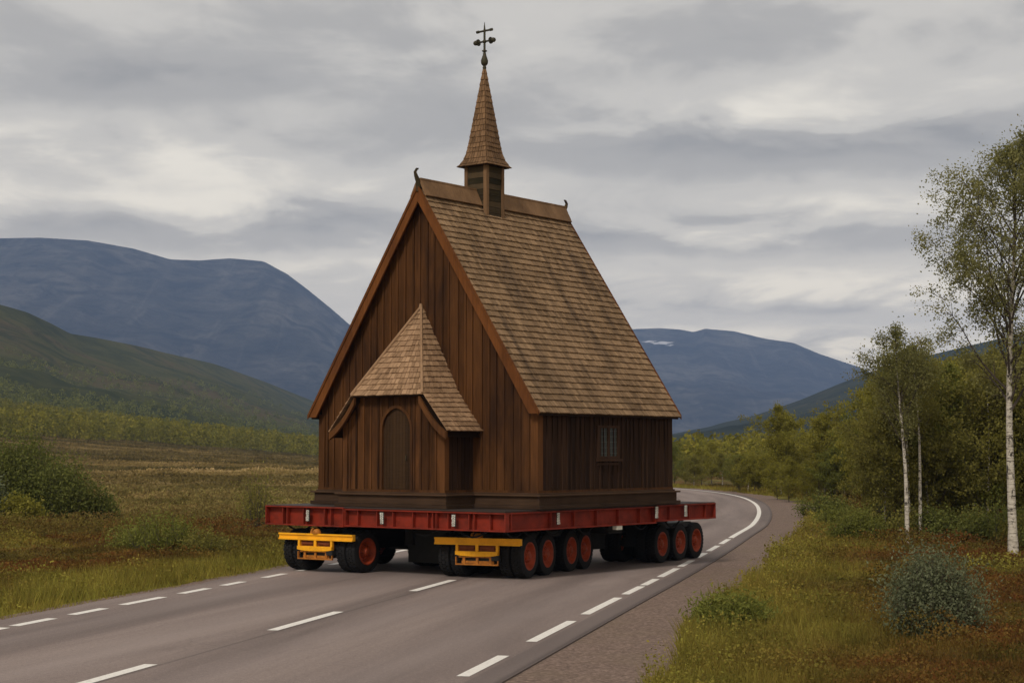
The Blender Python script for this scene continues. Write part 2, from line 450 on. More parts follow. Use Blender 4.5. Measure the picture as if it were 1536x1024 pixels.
nw = N(nt, 'ShaderNodeTexNoise'); nt.links.new(wpos(nt), nw.inputs['Vector']); nw.inputs['Scale'].default_value = 0.9; nw.inputs['Detail'].default_value = 6
nt.links.new(mix(nt, 0.35, wpos(nt), nw.outputs['Color'], 'ADD'), vc.inputs['Vector'])
cr_ = ramp(nt, vc.outputs['Distance'], [(0.0, 1), (0.006, 0)])
cr_ = M_(nt, 'MULTIPLY', cr_, ramp(nt, noise(nt, wpos(nt), 0.16, 3), [(0.54, 0), (0.66, 0.4)]))
c = mix(nt, cr_, c, (0.055, 0.042, 0.038))
st_ = ramp(nt, noise(nt, mapping(nt, uv, (0.7, 0.16, 1), (3, 8, 0)), 1.0, 6, 0.7, 0.8), [(0.56, 0), (0.70, 0.35)])
c = mix(nt, st_, c, (0.10, 0.075, 0.066))
# polished wheel tracks, paler
def track(c0, wd):
    d_ = M_(nt, 'DIVIDE', M_(nt, 'SUBTRACT', su.outputs[0], c0), wd)
    return M_(nt, 'EXPONENT', M_(nt, 'MULTIPLY', M_(nt, 'MULTIPLY', d_, d_), -1.0))
tk = M_(nt, 'ADD', M_(nt, 'ADD', track(1.1, .45), track(3.2, .45)), M_(nt, 'ADD', track(5.6, .5), track(7.7, .45)))
c = mix(nt, M_(nt, 'MULTIPLY', M_(nt, 'MULTIPLY', tk, pt), 0.38), c, (0.34, 0.28, 0.26))
seam = track(4.22, .035)
sm = M_(nt, 'MULTIPLY', seam, 0.55)
c = mix(nt, sm, c, (0.07, 0.055, 0.05))
edge = M_(nt, 'GREATER_THAN', -0.16, su.outputs[0])
c = mix(nt, M_(nt, 'MULTIPLY', edge, 0.5), c, (0.11, 0.088, 0.082))
c = mix(nt, M_(nt, 'MULTIPLY', track(-0.56, .05), 0.5), c, (0.035, 0.026, 0.024))
nt.links.new(c, b.inputs['Base Color']); b.inputs['Roughness'].default_value = 0.82
b.inputs['Specular IOR Level'].default_value = 0.3
bump(nt, b, gr2, 0.5, 0.01)

m, nt, b, o = newmat('gravel'); GRAVEL = m
vo = N(nt, 'ShaderNodeTexVoronoi'); nt.links.new(wpos(nt), vo.inputs['Vector']); vo.inputs['Scale'].default_value = 26
g1 = noise(nt, wpos(nt), 14, 6, 0.8)
g2 = noise(nt, wpos(nt), 0.5, 4, 0.6)
sv = N(nt, 'ShaderNodeSeparateColor'); nt.links.new(vo.outputs['Color'], sv.inputs[0])
v_ = M_(nt, 'ADD', M_(nt, 'MULTIPLY', sv.outputs[0], 0.35), M_(nt, 'MULTIPLY', g1, 0.65))
c = ramp(nt, v_, [(0.25, (0.075, 0.045, 0.032)), (0.5, (0.165, 0.107, 0.080)), (0.78, (0.31, 0.215, 0.165))])
c = mix(nt, ramp(nt, g2, [(0.45, 0), (0.7, 0.5)]), c, (0.15, 0.105, 0.062))
nt.links.new(c, b.inputs['Base Color']); b.inputs['Roughness'].default_value = 0.9
bump(nt, b, v_, 0.7, 0.03)

m, nt, b, o = newmat('road_paint'); RPAINT = m
g1 = noise(nt, wpos(nt), 14, 6, 0.75)
c = mix(nt, ramp(nt, g1, [(0.50, 0), (0.72, 0.75)]), (0.80, 0.76, 0.70), (0.40, 0.34, 0.31))
nt.links.new(c, b.inputs['Base Color']); b.inputs['Roughness'].default_value = 0.7

def hillmat(name, stops, sc, scree=None, dark=None, bsc=0.01, snow=None):
    m, nt, b, o = newmat(name)
    p = wpos(nt)
    a = noise(nt, mapping(nt, p, (1, 1, 2.2)), sc, 9, 0.68, 0.6)
    c = ramp(nt, a, stops)
    if scree:
        s = noise(nt, mapping(nt, p, (3.2, .3, .8), (0, 0, 0), (0, 0, R(20))), sc * 1.6, 7, 0.62, 0.8)
        c = mix(nt, ramp(nt, s, [(0.54, 0), (0.70, 0.55)]), c, scree)
    if dark:
        s = noise(nt, mapping(nt, p, (1, 1, 2), (300, 20, 40)), sc * 3.5, 7, 0.7, 0.8)
        c = mix(nt, ramp(nt, s, [(0.48, 0), (0.62, 0.85)]), c, dark)
    nt.links.new(c, b.inputs['Base Color']); b.inputs['Roughness'].default_value = 1.0
    b.inputs['Specular IOR Level'].default_value = 0.0
    h = noise(nt, p, bsc, 10, 0.72)
    bump(nt, b, h, 1.0, 0.5 / bsc)
    return m
H_MTN = hillmat('far_mountain_rock', [(0.38, (0.028, 0.032, 0.027)), (0.52, (0.080, 0.078, 0.062)), (0.66, (0.19, 0.175, 0.145))], 0.0022, (0.25, 0.235, 0.205), (0.014, 0.019, 0.014), 0.006)
H_LEFT = hillmat('moorland_hill', [(0.35, (0.065, 0.074, 0.024)), (0.52, (0.120, 0.118, 0.036)), (0.64, (0.150, 0.112, 0.050)), (0.75, (0.18, 0.11, 0.062))], 0.0045, None, (0.055, 0.066, 0.020), 0.03)
H_RIGHT = hillmat('wooded_hill', [(0.35, (0.026, 0.036, 0.014)), (0.55, (0.062, 0.068, 0.026)), (0.75, (0.12, 0.10, 0.045))], 0.004, None, (0.022, 0.030, 0.012), 0.02)
m, nt, b, o = newmat('old_snow'); SNOW = m
b.inputs['Base Color'].default_value = (0.62, 0.62, 0.64, 1); b.inputs['Roughness'].default_value = 0.9

# ------------------------------------------------------------------ road
RL = np.array([(-15, -40), (-5.6, 0), (-.35, 22.4), (1.66, 31), (3.23, 37.6), (4.75, 44.2), (6.25, 51), (7.6, 57.3), (9.65, 67), (12.1, 82),
               (13.95, 97), (14.9, 111), (14.6, 124), (12.9, 135.4), (9.4, 147), (5, 160), (1.2, 176), (0, 195), (2, 215), (8, 245), (14, 280)], float)
def catmull(P_, step=0.5):
    o_ = []
    for i in range(len(P_) - 1):
        p0 = P_[max(i - 1, 0)]; p1 = P_[i]; p2 = P_[i + 1]; p3 = P_[min(i + 2, len(P_) - 1)]
        L = np.linalg.norm(p2 - p1); n = max(2, int(L / step))
        # non-uniform tangents keep long and short spans smooth together
        l0 = max(np.linalg.norm(p1 - p0), 1e-3); l2 = max(np.linalg.norm(p3 - p2), 1e-3)
        m1 = (p2 - p0) / (l0 + L) * L if i > 0 else (p2 - p1)
        m2 = (p3 - p1) / (L + l2) * L if i < len(P_) - 2 else (p2 - p1)
        for k in range(n):
            t_ = k / n
            o_.append((2 * t_**3 - 3 * t_**2 + 1) * p1 + (t_**3 - 2 * t_**2 + t_) * m1 + (-2 * t_**3 + 3 * t_**2) * p2 + (t_**3 - t_**2) * m2)
    o_.append(P_[-1]); return np.array(o_)
path = catmull(RL, 0.5)
tan_ = np.gradient(path, axis=0); tan_ /= np.linalg.norm(tan_, axis=1)[:, None]
nrm = np.stack([-tan_[:, 1], tan_[:, 0]], 1)                # to the left of travel
arc = np.concatenate([[0], np.cumsum(np.linalg.norm(np.diff(path, axis=0), axis=1))])
def on_path(s, off):
    x = np.interp(s, arc, path[:, 0]); y = np.interp(s, arc, path[:, 1])
    nx = np.interp(s, arc, nrm[:, 0]); ny = np.interp(s, arc, nrm[:, 1])
    return np.stack([x + nx * off, y + ny * off], -1)
def s_of_y(y, off=0.0):
    m_ = (path + nrm * off)[:, 1]; k = np.argmax(m_)          # only the outward run, where y grows
    return float(np.interp(y, m_[:k], arc[:k]))
dpath = path[::3]
def road_off(x, y):
    """signed offset from the right edge line: positive = towards the left lanes"""
    x = np.asarray(x, float).ravel(); y = np.asarray(y, float).ravel()
    best = np.full(x.shape, 1e9); off = np.zeros(x.shape)
    for i in range(0, len(dpath)):
        dx = x - dpath[i, 0]; dy = y - dpath[i, 1]; d2 = dx * dx + dy * dy
        k = d2 < best
        best[k] = d2[k]
        nn = nrm[min(i * 3, len(nrm) - 1)]
        off[k] = (dx * nn[0] + dy * nn[1])[k]
    far = best > 25 ** 2
    off[far] = np.sign(off[far]) * np.sqrt(best[far])
    return off
def out_dist(x, y):                     # distance outside the paved strip (0 on it)
    o_ = road_off(x, y)
    return np.where(o_ < 0, -o_ - 0.6, np.maximum(o_ - 9.5, 0)).clip(0), o_

def strip(name, offs, z, mat, s0=0, s1=None, ds=0.7, edge_noise=0, skirt=0.08, right_fn=None):
    s1 = s1 or arc[-1]; ss = np.arange(s0, s1, ds); vs = []; uvs = []
    rows = []
    for s in ss:
        o0 = list(offs)
        if right_fn: o0[0] = right_fn(s)
        if edge_noise:
            o0[-1] += (float(fbm(s, 3., 2.2, 5)) - .5) * edge_noise
        r = []
        for i, of in enumerate(o0):
            p = on_path(s, of); r.append((p[0], p[1], z, of, s))
        a_, b_ = r[0], r[-1]
        r = [(a_[0], a_[1], z - skirt, a_[3], s)] + r + [(b_[0], b_[1], z - skirt, b_[3], s)]
        rows.append(r)
    nC = len(rows[0]); v = [p[:3] for r in rows for p in r]; uvv = [(p[3], p[4]) for r in rows for p in r]
    f_ = []
    for i in range(len(rows) - 1):
        for j in range(nC - 1):
            f_.append((i * nC + j, (i + 1) * nC + j, (i + 1) * nC + j + 1, i * nC + j + 1)[::-1])
    me = bpy.data.meshes.new(name); me.from_pydata(v, [], f_)
    ul = me.uv_layers.new(name='UVMap')
    for l in me.loops: ul.data[l.index].uv = uvv[l.vertex_index]
    me.materials.append(mat); me.update()
    o_ = bpy.data.objects.new(name, me); C.objects.link(o_)
    return tag(o_, kind='structure')
strip('road', [-0.6, 0, 2, 4.35, 6.5, 8.7, 9.5], 0.0, ASPH, edge_noise=0.35)
def grav_w(s):
    y = float(np.interp(s, arc, path[:, 1]))
    base = np.interp(s, [0, 70, 80, 92, 110, 125, 140, 160, 175, 190], [-3.1, -3.1, -2.9, -2.7, -2.7, -3.1, -4.2, -4.8, -2.6, -1.2])
    return base + (float(fbm(s, 8., 3.0, 2)) - .5) * 0.9
strip('gravel_shoulder', [-2, -0.45], -0.022, GRAVEL, right_fn=grav_w, skirt=0.05)
strip('gravel_verge', [9.35, 9.9], -0.022, GRAVEL, edge_noise=0.5, skirt=0.05)

def markings(name, dashes, off, wd):
    mb = MB()
    for s0, s1 in dashes:
        n = max(1, int((s1 - s0) / 0.7))
        for k in range(n):
            a_ = s0 + (s1 - s0) * k / n; b_ = s0 + (s1 - s0) * (k + 1) / n
            q = [on_path(a_, off - wd / 2), on_path(a_, off + wd / 2), on_path(b_, off + wd / 2), on_path(b_, off - wd / 2)]
            mb.add([(p[0], p[1], 0.005) for p in q], [(3, 2, 1, 0)])
    return tag(mb.build(name, RPAINT), kind='structure')
RD = [(21.24, 23.39), (25.12, 28.2), (29.36, 32.74), (33.51, 35.52), (35.8, 37.59), (38.2, 41.06), (41.7, 44.13), (45.2, 47.37), (48.3, 51.13), (52.1, 55)]
dr = [(s_of_y(a_), s_of_y(b_)) for a_, b_ in [(4.5, 7.5), (9.5, 12), (14, 16.4), (17.7, 20)] + RD] + [(s_of_y(55.8), 182.0)]
markings('right_edge_line', dr[:-1], 0.0, 0.17)
markings('right_edge_line', dr[-1:], 0.0, 0.19)
CDs = [(20.63 - 7.3 - 1.2, 20.63 - 4.5), (19.6, 22.44), (26.72, 29.85), (34.3, 37.3), (41.5, 44.5), (48.5, 51.7), (55.1, 58.4), (63, 66), (70, 73), (78, 81), (86, 89), (94, 97)]
markings('centre_line', [(s_of_y(a_, 4.35), s_of_y(b_, 4.35)) for a_, b_ in CDs], 4.35, 0.19)
LDs = [(22.3, 24.4), (25.3, 27.13), (27.4, 28.65), (29.3, 30.49), (31.2, 32.89), (33.7, 35.0), (35.75, 36.81), (38.0, 39.25), (40.2, 41.4), (42.4, 43.6), (44.6, 46), (47, 49), (50, 52), (53, 56), (57, 60), (61, 110)]
markings('left_edge_line', [(s_of_y(a_, 8.7), s_of_y(b_, 8.7)) for a_, b_ in LDs], 8.7, 0.20)

# ------------------------------------------------------------------ ground
def ground_z(x, y, od=None):
    x = np.asarray(x, float); y = np.asarray(y, float)
    if od is None: od = out_dist(x, y)[0].reshape(x.shape)
    r = np.hypot(x, y)
    rough = (fbm(x, y, 9, 3, 4) - 0.45) * 0.55 + (fbm(x, y, 1.6, 9, 3) - .5) * 0.22
    z = -0.06 + sstep(0.2, 7, od) * rough * (1 - sstep(300, 800, r) * 0.5) + sstep(0.0, 1.2, od) * 0.02
    k = np.clip((-x / np.maximum(y, 1) - 0.085) / 0.22, 0, 1.4) * (y > 0)
    t_ = np.clip((y - 230) / 470, 0, 1)
    z = z + k * t_ ** 1.25 * 19 + sstep(70, 140, r) * ((fbm(x, y, 90, 4, 3) - .5) * 1.3 + (fbm(x, y, 22, 14, 3) - .5) * .7) * sstep(3, 14, od)
    kr = np.clip((x / np.maximum(y, 1) - 0.08) / 0.2, 0, 1) * (y > 0)
    z = z + kr * sstep(130, 500, y) * 6
    return z
azs = np.unique(np.concatenate([np.linspace(-22, 22, 500), np.linspace(-60, -22, 60), np.linspace(22, 60, 60), np.linspace(60, 300, 60)]))
rad = np.concatenate([[0.5, 2, 5, 8, 12], np.geomspace(15, 120, 330), np.geomspace(121, 9500, 150)])
A, Rr = np.meshgrid(np.radians(azs), rad)
gx = np.sin(A) * Rr; gy = np.cos(A) * Rr
od, _o = out_dist(gx, gy); od = od.reshape(gx.shape)
gz = ground_z(gx, gy, od)
nr, na = gx.shape
V_ = np.stack([gx.ravel(), gy.ravel(), gz.ravel()], 1)
ii, jj = np.meshgrid(np.arange(nr - 1), np.arange(na), indexing='ij')
j2 = (jj + 1) % na
Fq = np.stack([ii * na + jj, ii * na + j2, (ii + 1) * na + j2, (ii + 1) * na + jj], -1).reshape(-1, 4)[:, ::-1]
def grid_mesh(name, V_, Fq, mat, extra=None, smooth=True):
    me = bpy.data.meshes.new(name)
    me.vertices.add(len(V_)); me.vertices.foreach_set('co', V_.astype(np.float32).ravel())
    me.loops.add(Fq.size); me.loops.foreach_set('vertex_index', np.ascontiguousarray(Fq).astype(np.int32).ravel())
    me.polygons.add(len(Fq)); me.polygons.foreach_set('loop_start', np.arange(0, Fq.size, 4, dtype=np.int32)); me.polygons.foreach_set('loop_total', np.full(len(Fq), 4, dtype=np.int32))
    for k, v in (extra or {}).items():
        a_ = me.attributes.new(k, 'FLOAT', 'POINT'); a_.data.foreach_set('value', v.astype(np.float32).ravel())
    me.materials.append(mat); me.update(calc_edges=True)
    if smooth: me.polygons.foreach_set('use_smooth', np.ones(len(Fq), bool))
    o_ = bpy.data.objects.new(name, me); C.objects.link(o_); return o_
def roadside(od, x, y):
    side = 1.0 - sstep(1.6, 5.0, od + (fbm(x, y, 3, 21, 3) - .5) * 3.2)
    return side * (1 - 0.4 * fbm(x, y, 5, 22, 2))
tag(grid_mesh('ground', V_, Fq, GROUND, {'roadside': roadside(od, gx, gy)}), kind='structure')

# ------------------------------------------------------------------ hills and mountains
def ridge(name, crest, foot, mat, rough, seed, p=0.8, nx=260, nt_=70, back=1.35):
    cx = np.array([c_[0] for c_ in crest], float); cy = np.array([c_[1] for c_ in crest], float); cdv = np.array([c_[2] for c_ in crest], float)
    fx = np.array([c_[0] for c_ in foot], float); fy = np.array([c_[1] for c_ in foot], float); fd = np.array([c_[2] for c_ in foot], float)
    xs = np.linspace(cx[0], cx[-1], nx); rows = []
    ts = np.concatenate([[-0.06], np.linspace(0, 1, nt_), np.linspace(1.03, back, 14)])
    for t_ in ts:
        row = []
        for x in xs:
            yc = np.interp(x, cx, cy); dc = np.interp(x, cx, cdv); yf = np.interp(x, fx, fy); df_ = np.interp(x, fx, fd)
            Pc = at(x, yc, dc)
            if t_ <= 1:
                d_ = df_ + (dc - df_) * t_
                yy = yf + (yc - yf) * (max(t_, 0) ** p)
                Pp = at(x, yy, d_)
                if t_ < 0: Pp[2] = -14 - 0.0 * d_
            else:
                d_ = dc * (1 + (t_ - 1)); Pp = at(x, yc, d_); Pp[2] = Pc[2] * (1 - ((t_ - 1) / (back - 1)) ** 1.5 * 1.02)
            row.append((Pp[0], Pp[1], Pp[2], math.sin(math.pi * t_) if 0 < t_ < 1 else 0.0))
        rows.append(row)
    Aq = np.array(rows)
    n_ = (fbm(Aq[..., 0], Aq[..., 1], rough[0], seed, 6) - 0.5) + 0.5 * (fbm(Aq[..., 0] * 2.2, Aq[..., 1] * .5, rough[0] * .6, seed + 3, 5) - .5)
    Aq[..., 2] += n_ * rough[1] * (0.06 + Aq[..., 3] ** 0.7)
    r_, c_ = Aq.shape[:2]
    i_, j_ = np.meshgrid(np.arange(r_ - 1), np.arange(c_ - 1), indexing='ij')
    Fq = np.stack([i_ * c_ + j_, i_ * c_ + j_ + 1, (i_ + 1) * c_ + j_ + 1, (i_ + 1) * c_ + j_], -1).reshape(-1, 4)
    o_ = grid_mesh(name, Aq[..., :3].reshape(-1, 3), Fq, mat)
    tag(o_, kind='structure')
    return o_, Aq
ridge('mountain', [(-700, 330, 6200), (-300, 345, 6100), (0, 358, 6000), (60, 357, 6000), (130, 361, 6000), (200, 373, 6050), (255, 389, 6100), (300, 391, 6200), (345, 388, 6300), (395, 392, 6300),
        (430, 411, 6300), (465, 438, 6200), (500, 466, 6200), (528, 490, 6200), (570, 524, 6200), (640, 575, 6300), (720, 630, 6400), (820, 668, 6500)],
      [(-700, 672, 3600), (820, 676, 4200)], H_MTN, (900, 170), 1, p=0.85)
_, MR = ridge('mountain', [(560, 640, 8300), (680, 575, 8200), (780, 530, 8100), (880, 500, 8000), (945, 493, 8000), (990, 491, 8000), (1020, 493, 8000), (1040, 497, 8000), (1058, 492, 7900), (1100, 496, 7900), (1150, 508, 7900), (1190, 514, 7800),
        (1230, 531, 7800), (1262, 542, 7800), (1292, 552, 7800), (1360, 585, 7800), (1450, 620, 7900), (1600, 668, 8000)],
      [(560, 678, 5000), (1600, 678, 5000)], H_MTN, (1100, 190), 5, p=0.85)
ridge('hill', [(820, 679, 2900), (940, 668, 2800), (1005, 651, 2700), (1060, 641, 2650), (1130, 624, 2550), (1200, 600, 2450), (1260, 575, 2400), (1300, 560, 2400), (1400, 531, 2300), (1480, 512, 2300), (1536, 499, 2300), (1700, 455, 2300), (1900, 420, 2300), (2400, 400, 2300)],
      [(820, 681, 900), (1200, 676, 800), (2400, 664, 700)], H_RIGHT, (260, 30), 8, p=0.9)
_, HL = ridge('hill', [(-900, 360, 1500), (-400, 400, 1450), (-150, 430, 1450), (0, 457, 1500), (40, 468, 1550), (75, 484, 1600), (105, 500, 1650), (150, 508, 1750), (200, 517, 1850), (260, 531, 2000), (320, 545, 2150), (400, 573, 2400), (470, 601, 2600), (540, 632, 2800), (620, 660, 3000), (740, 679, 3200)],
      [(-900, 600, 720), (0, 627, 740), (240, 655, 760), (480, 677, 900), (740, 683, 1400)], H_LEFT, (170, 26), 14, p=0.95)
for i, (cx_, cy_, w_, h_) in enumerate([(974, 516, 10, 1.6), (992, 519, 15, 2.6), (1004, 521, 6, 1.5)]):       # old snow high on the far mountain
    mb = MB()
    c0 = at(cx_, cy_, 7000); pts = []
    idx = np.argmin((MR[..., 0] / MR[..., 1] - c0[0] / c0[1]) ** 2 * 1e2 + ((MR[..., 2] - CAM_H) / MR[..., 1] - (c0[2] - CAM_H) / c0[1]) ** 2 * 1e3)
    r0, c0_ = np.unravel_index(idx, MR.shape[:2]); P0 = MR[r0, c0_, :3]
    n = 26; ring = []
    slope = (MR[min(r0 + 4, 69), c0_, 2] - MR[r0 - 4, c0_, 2]) / (MR[min(r0 + 4, 69), c0_, 1] - MR[r0 - 4, c0_, 1])
    for k in range(n):
        a_ = 2 * math.pi * k / n; rr_ = 1 + 0.45 * math.sin(3 * a_ + i) * math.cos(2 * a_) + random.uniform(-.12, .12)
        dxm = w_ * math.cos(a_) * rr_ * P0[1] / F_PX; dzm = h_ * math.sin(a_) * rr_ * P0[1] / F_PX + dxm * 0.06
        ring.append((P0[0] + dxm, P0[1] + dzm / max(slope, .12) - 22, P0[2] + dzm + 12))
    mb.add(ring, [tuple(range(n))]); mb.add([(p[0], p[1] + 40, p[2] - 25) for p in ring], [tuple(reversed(range(n)))])
    tag(mb.build('snow_patch', SNOW), kind='structure')

# ------------------------------------------------------------------ church
# local frame: x to the right along the gable front, y towards the back, z up from the trailer deck; u = distance left of the front right wall corner
TH = 0.663
CO = np.array([0.581, 37.334])                       # front right wall corner on the ground plan
DZ = 1.56                                            # deck height
CW, CL, ZR, ZE = 6.72, 5.42, 9.12, 3.75
UC, VC = CW / 2, 2.7
def ch_world(u, v):
    return (CO[0] - u * math.cos(TH) + v * math.sin(TH), CO[1] + u * math.sin(TH) + v * math.cos(TH))
cwx, cwy = ch_world(UC, VC)
OFF = (-UC, VC, DZ)
church = empty('wooden_church', (cwx, cwy, DZ), -TH)
tag(church, 'small brown stave church with shingled roof and slender spire on a red trailer', 'church')
def cp(mb, name, mat, parent=church, **kw): return mb.build(name, mat, parent, OFF, **kw)
def sub(mb, name, mat, parent, **kw): return mb.build(name, mat, parent, OFF, **kw)
SL = (ZR - ZE) / (UC + 0.19)                         # roof slope
def roof_z(u): return ZR - abs(u - UC) * SL

rr = random.Random(3)
def board_wall(mb, axis, a0, a1, pos, outward, z0, topf, bw=0.24, groove=0.028, th=0.035, batten=0.0, inner=0.10, t0=0.5, tv=0.35):
    """vertical boards; axis 'u' runs along the front (pos = v), 'v' along a side (pos = u)"""
    n = max(1, int(round((a1 - a0) / bw))); cuts = [a0 + (a1 - a0) * k / n + (rr.uniform(-.03, .03) if 0 < k < n else 0) for k in range(n + 1)]
    def P3(a, d, z): return (-a, pos + d, z) if axis == 'u' else (-(pos + d), a, z)
    def piece(b0, b1, d0, d1, t):
        pts = [P3(b0, d0, z0), P3(b1, d0, z0), P3(b1, d1, z0), P3(b0, d1, z0), P3(b0, d0, topf(b0)), P3(b1, d0, topf(b1)), P3(b1, d1, topf(b1)), P3(b0, d1, topf(b0))]
        mb.hexa(pts, t)
    # backing
    m_ = 12
    for k in range(m_):
        piece(a0 + (a1 - a0) * k / m_, a0 + (a1 - a0) * (k + 1) / m_, -outward * 0.0, -outward * inner, -0.25)
    for k in range(n):
        b0, b1 = cuts[k] + groove / 2, cuts[k + 1] - groove / 2
        pr = th * rr.uniform(.75, 1.15)
        t = t0 + rr.uniform(-tv, tv)
        if topf(b0) > topf(b1) + 2 * (b1 - b0) or True:
            mid = (b0 + b1) / 2
            if (topf(mid) - max(topf(b0), topf(b1))) > 0.05:          # under the apex
                piece(b0, mid, 0, outward * pr, t); piece(mid, b1, 0, outward * pr, t)
            else: piece(b0, b1, 0, outward * pr, t)
        if batten and k:
            piece(cuts[k] - batten / 2, cuts[k] + batten / 2, 0, outward * (th + .028), t0 + rr.uniform(-tv, tv))

ZB = 1.92
# front gable wall, rear wall, side walls
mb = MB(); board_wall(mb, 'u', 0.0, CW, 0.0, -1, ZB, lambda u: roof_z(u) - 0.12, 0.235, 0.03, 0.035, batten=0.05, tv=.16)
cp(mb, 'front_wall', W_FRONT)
mb = MB(); board_wall(mb, 'u', 0.0, CW, CL, 1, ZB, lambda u: roof_z(u) - 0.12, 0.26)
cp(mb, 'rear_wall', W_SHADED)
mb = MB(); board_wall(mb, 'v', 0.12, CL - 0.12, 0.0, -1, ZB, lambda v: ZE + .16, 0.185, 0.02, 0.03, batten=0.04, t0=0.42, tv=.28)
side = cp(mb, 'side_wall', W_SHADED)
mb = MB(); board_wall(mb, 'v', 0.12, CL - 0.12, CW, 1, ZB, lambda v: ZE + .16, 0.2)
cp(mb, 'side_wall', W_SHADED)
for uu, s in ((0, -1), (CW, 1)):
    for vv, sv in ((0, -1), (CL, 1)):
        mb = MB()
        a, b_ = (uu - .05 if s < 0 else uu - .15), (uu + .15 if s < 0 else uu + .05)
        c_, d_ = (vv - .068 if sv < 0 else vv - .12), (vv + .12 if sv < 0 else vv + .068)
        mb.box(-a, -b_, c_, d_, ZB - .005, ZE + 0.0 + (0.02 if sv < 0 else 0.02), 0.75 if s < 0 and sv < 0 else .5)  # front right post gets a paler tint, painted as the lit corner
        cp(mb, 'corner_post', W_FRONT if sv < 0 else W_SHADED)

# porch footprint
PU, PH, PV = 3.40, 1.53, -1.0                        # centre, half width, front plane
# plinth: timber sill with a projecting ledge, following the porch
def ring(off):
    return [(-off, -off), (PU - PH - off, -off), (PU - PH - off, PV - off), (PU + PH + off, PV - off), (PU + PH + off, -off), (CW + off, -off), (CW + off, CL + off), (-off, CL + off)]
def extr(mb, pts, z0, z1, t=0.5):
    n = len(pts)
    vs = [(-u, v, z0) for u, v in pts] + [(-u, v, z1) for u, v in pts]
    fs = [tuple(range(n)), tuple(reversed(range(n, 2 * n)))] + [(k, n + k, n + (k + 1) % n, (k + 1) % n) for k in range(n)]
    mb.add(vs, fs, t)
mb = MB()
extr(mb, ring(.20), DZ + .004, DZ + .085, .3)
extr(mb, ring(.13), DZ + .085, 1.845, .55)
extr(mb, ring(.20), 1.845, 1.885, .85)
extr(mb, ring(.10), 1.885, ZB, .6)
cp(mb, 'plinth', W_SILL, bevel=.008)
# sill ledge above (sloping)
mb = MB()
extr(mb, ring(.065), ZB, ZB + .055, .5)
cp(mb, 'sill_board', W_FRONT)

# shingles
def shingles(mb, Lp, Rp, expo, width, thick, rng_, jit=0.3, tv=.3, lift=None, zcut=None):
    """Lp, Rp: boundary polylines (same number of points, bottom to top) in local xyz"""
    Lp = [Vector(p) for p in Lp]; Rp = [Vector(p) for p in Rp]
    segs = []
    for i in range(len(Lp) - 1):
        ml = ((Lp[i + 1] + Rp[i + 1]) / 2 - (Lp[i] + Rp[i]) / 2).length
        n = max(1, int(round(ml / expo)))
        for k in range(n): segs.append((Lp[i].lerp(Lp[i + 1], k / n), Rp[i].lerp(Rp[i + 1], k / n), Lp[i].lerp(Lp[i + 1], (k + 1) / n), Rp[i].lerp(Rp[i + 1], (k + 1) / n)))
    for ri, (l0, r0, l1, r1) in enumerate(segs):
        nrm_ = (r0 - l0).cross(l1 - l0 if (l1 - l0).length > 1e-6 else r1 - r0).normalized()
        w_ = (r0 - l0).length
        n = max(1, int(round(w_ / width)))
        cuts = [0.0]
        for k in range(1, n): cuts.append((k + (rng_.uniform(-.22, .22)) + (0.25 if ri % 2 else -.25)) / n)
        cuts.append(1.0)
        over = (l1 - l0 + r1 - r0) / 2 * 0.35
        rowt = rng_.uniform(-.06, .06)
        for k in range(n):
            a, b_ = cuts[k], cuts[k + 1]
            if b_ - a < 1e-3: continue
            g = min(.006 / max(w_, .01), (b_ - a) * .2)
            dj = (l0 - l1).normalized() * rng_.uniform(0, jit * expo * .28)
            A0 = l0.lerp(r0, a + g) + dj; B0 = l0.lerp(r0, b_ - g) + dj
            A1 = l1.lerp(r1, a + g) ; B1 = l1.lerp(r1, b_ - g)
            th = thick * rng_.uniform(.8, 1.25)
            lo = .006
            up = nrm_ * th; u1 = nrm_ * lo
            pts = [A0, B0, B1, A1, A0 + up, B0 + up, B1 + u1, A1 + u1]
            mb.hexa([tuple(p) for p in pts], .5 + rowt + rng_.uniform(-tv, tv))
OV0, OV1, EO = .22, .16, .19
EO_Z = ZE
roof_mb = MB()
# under-deck of the roof (boards), then the shingles of both slopes
for s in (1, -1):
    def RP(d, v, dz=0): return (-(UC - s * d), v, ZR - d * SL + dz)          # s=1: right slope
    a, b_ = (0, UC + EO)
    th_ = 0.10
    p = [RP(b_, -OV0 + .03, -th_), RP(b_, CL + OV1 - .03, -th_), RP(0, CL + OV1 - .03, -th_), RP(0, -OV0 + .03, -th_),
         RP(b_, -OV0 + .03, -.012), RP(b_, CL + OV1 - .03, -.012), RP(0, CL + OV1 - .03, -.012), RP(0, -OV0 + .03, -.012)]
    if s > 0: roof_mb.hexa(p, .1)
    else: roof_mb.hexa([p[i] for i in (3, 2, 1, 0, 7, 6, 5, 4)], .1)
roof = cp(roof_mb, 'roof', W_SHADED)
r4 = random.Random(5)
for s in (1, -1):
    mb = MB(); d0 = UC + EO + .03
    def RP(d, v): return (-(UC - s * d), v, ZR - d * SL + .0)
    if s > 0: shingles(mb, [RP(d0, -OV0 - .02), RP(.05, -OV0 - .02)], [RP(d0, CL + OV1 + .02), RP(.05, CL + OV1 + .02)], .178, .115, .036, r4, jit=.2, tv=.22)
    else: shingles(mb, [RP(d0, CL + OV1 + .02), RP(.05, CL + OV1 + .02)], [RP(d0, -OV0 - .02), RP(.05, -OV0 - .02)], .178, .25, .034, r4)
    sub(mb, 'shingles', W_ROOF, roof)
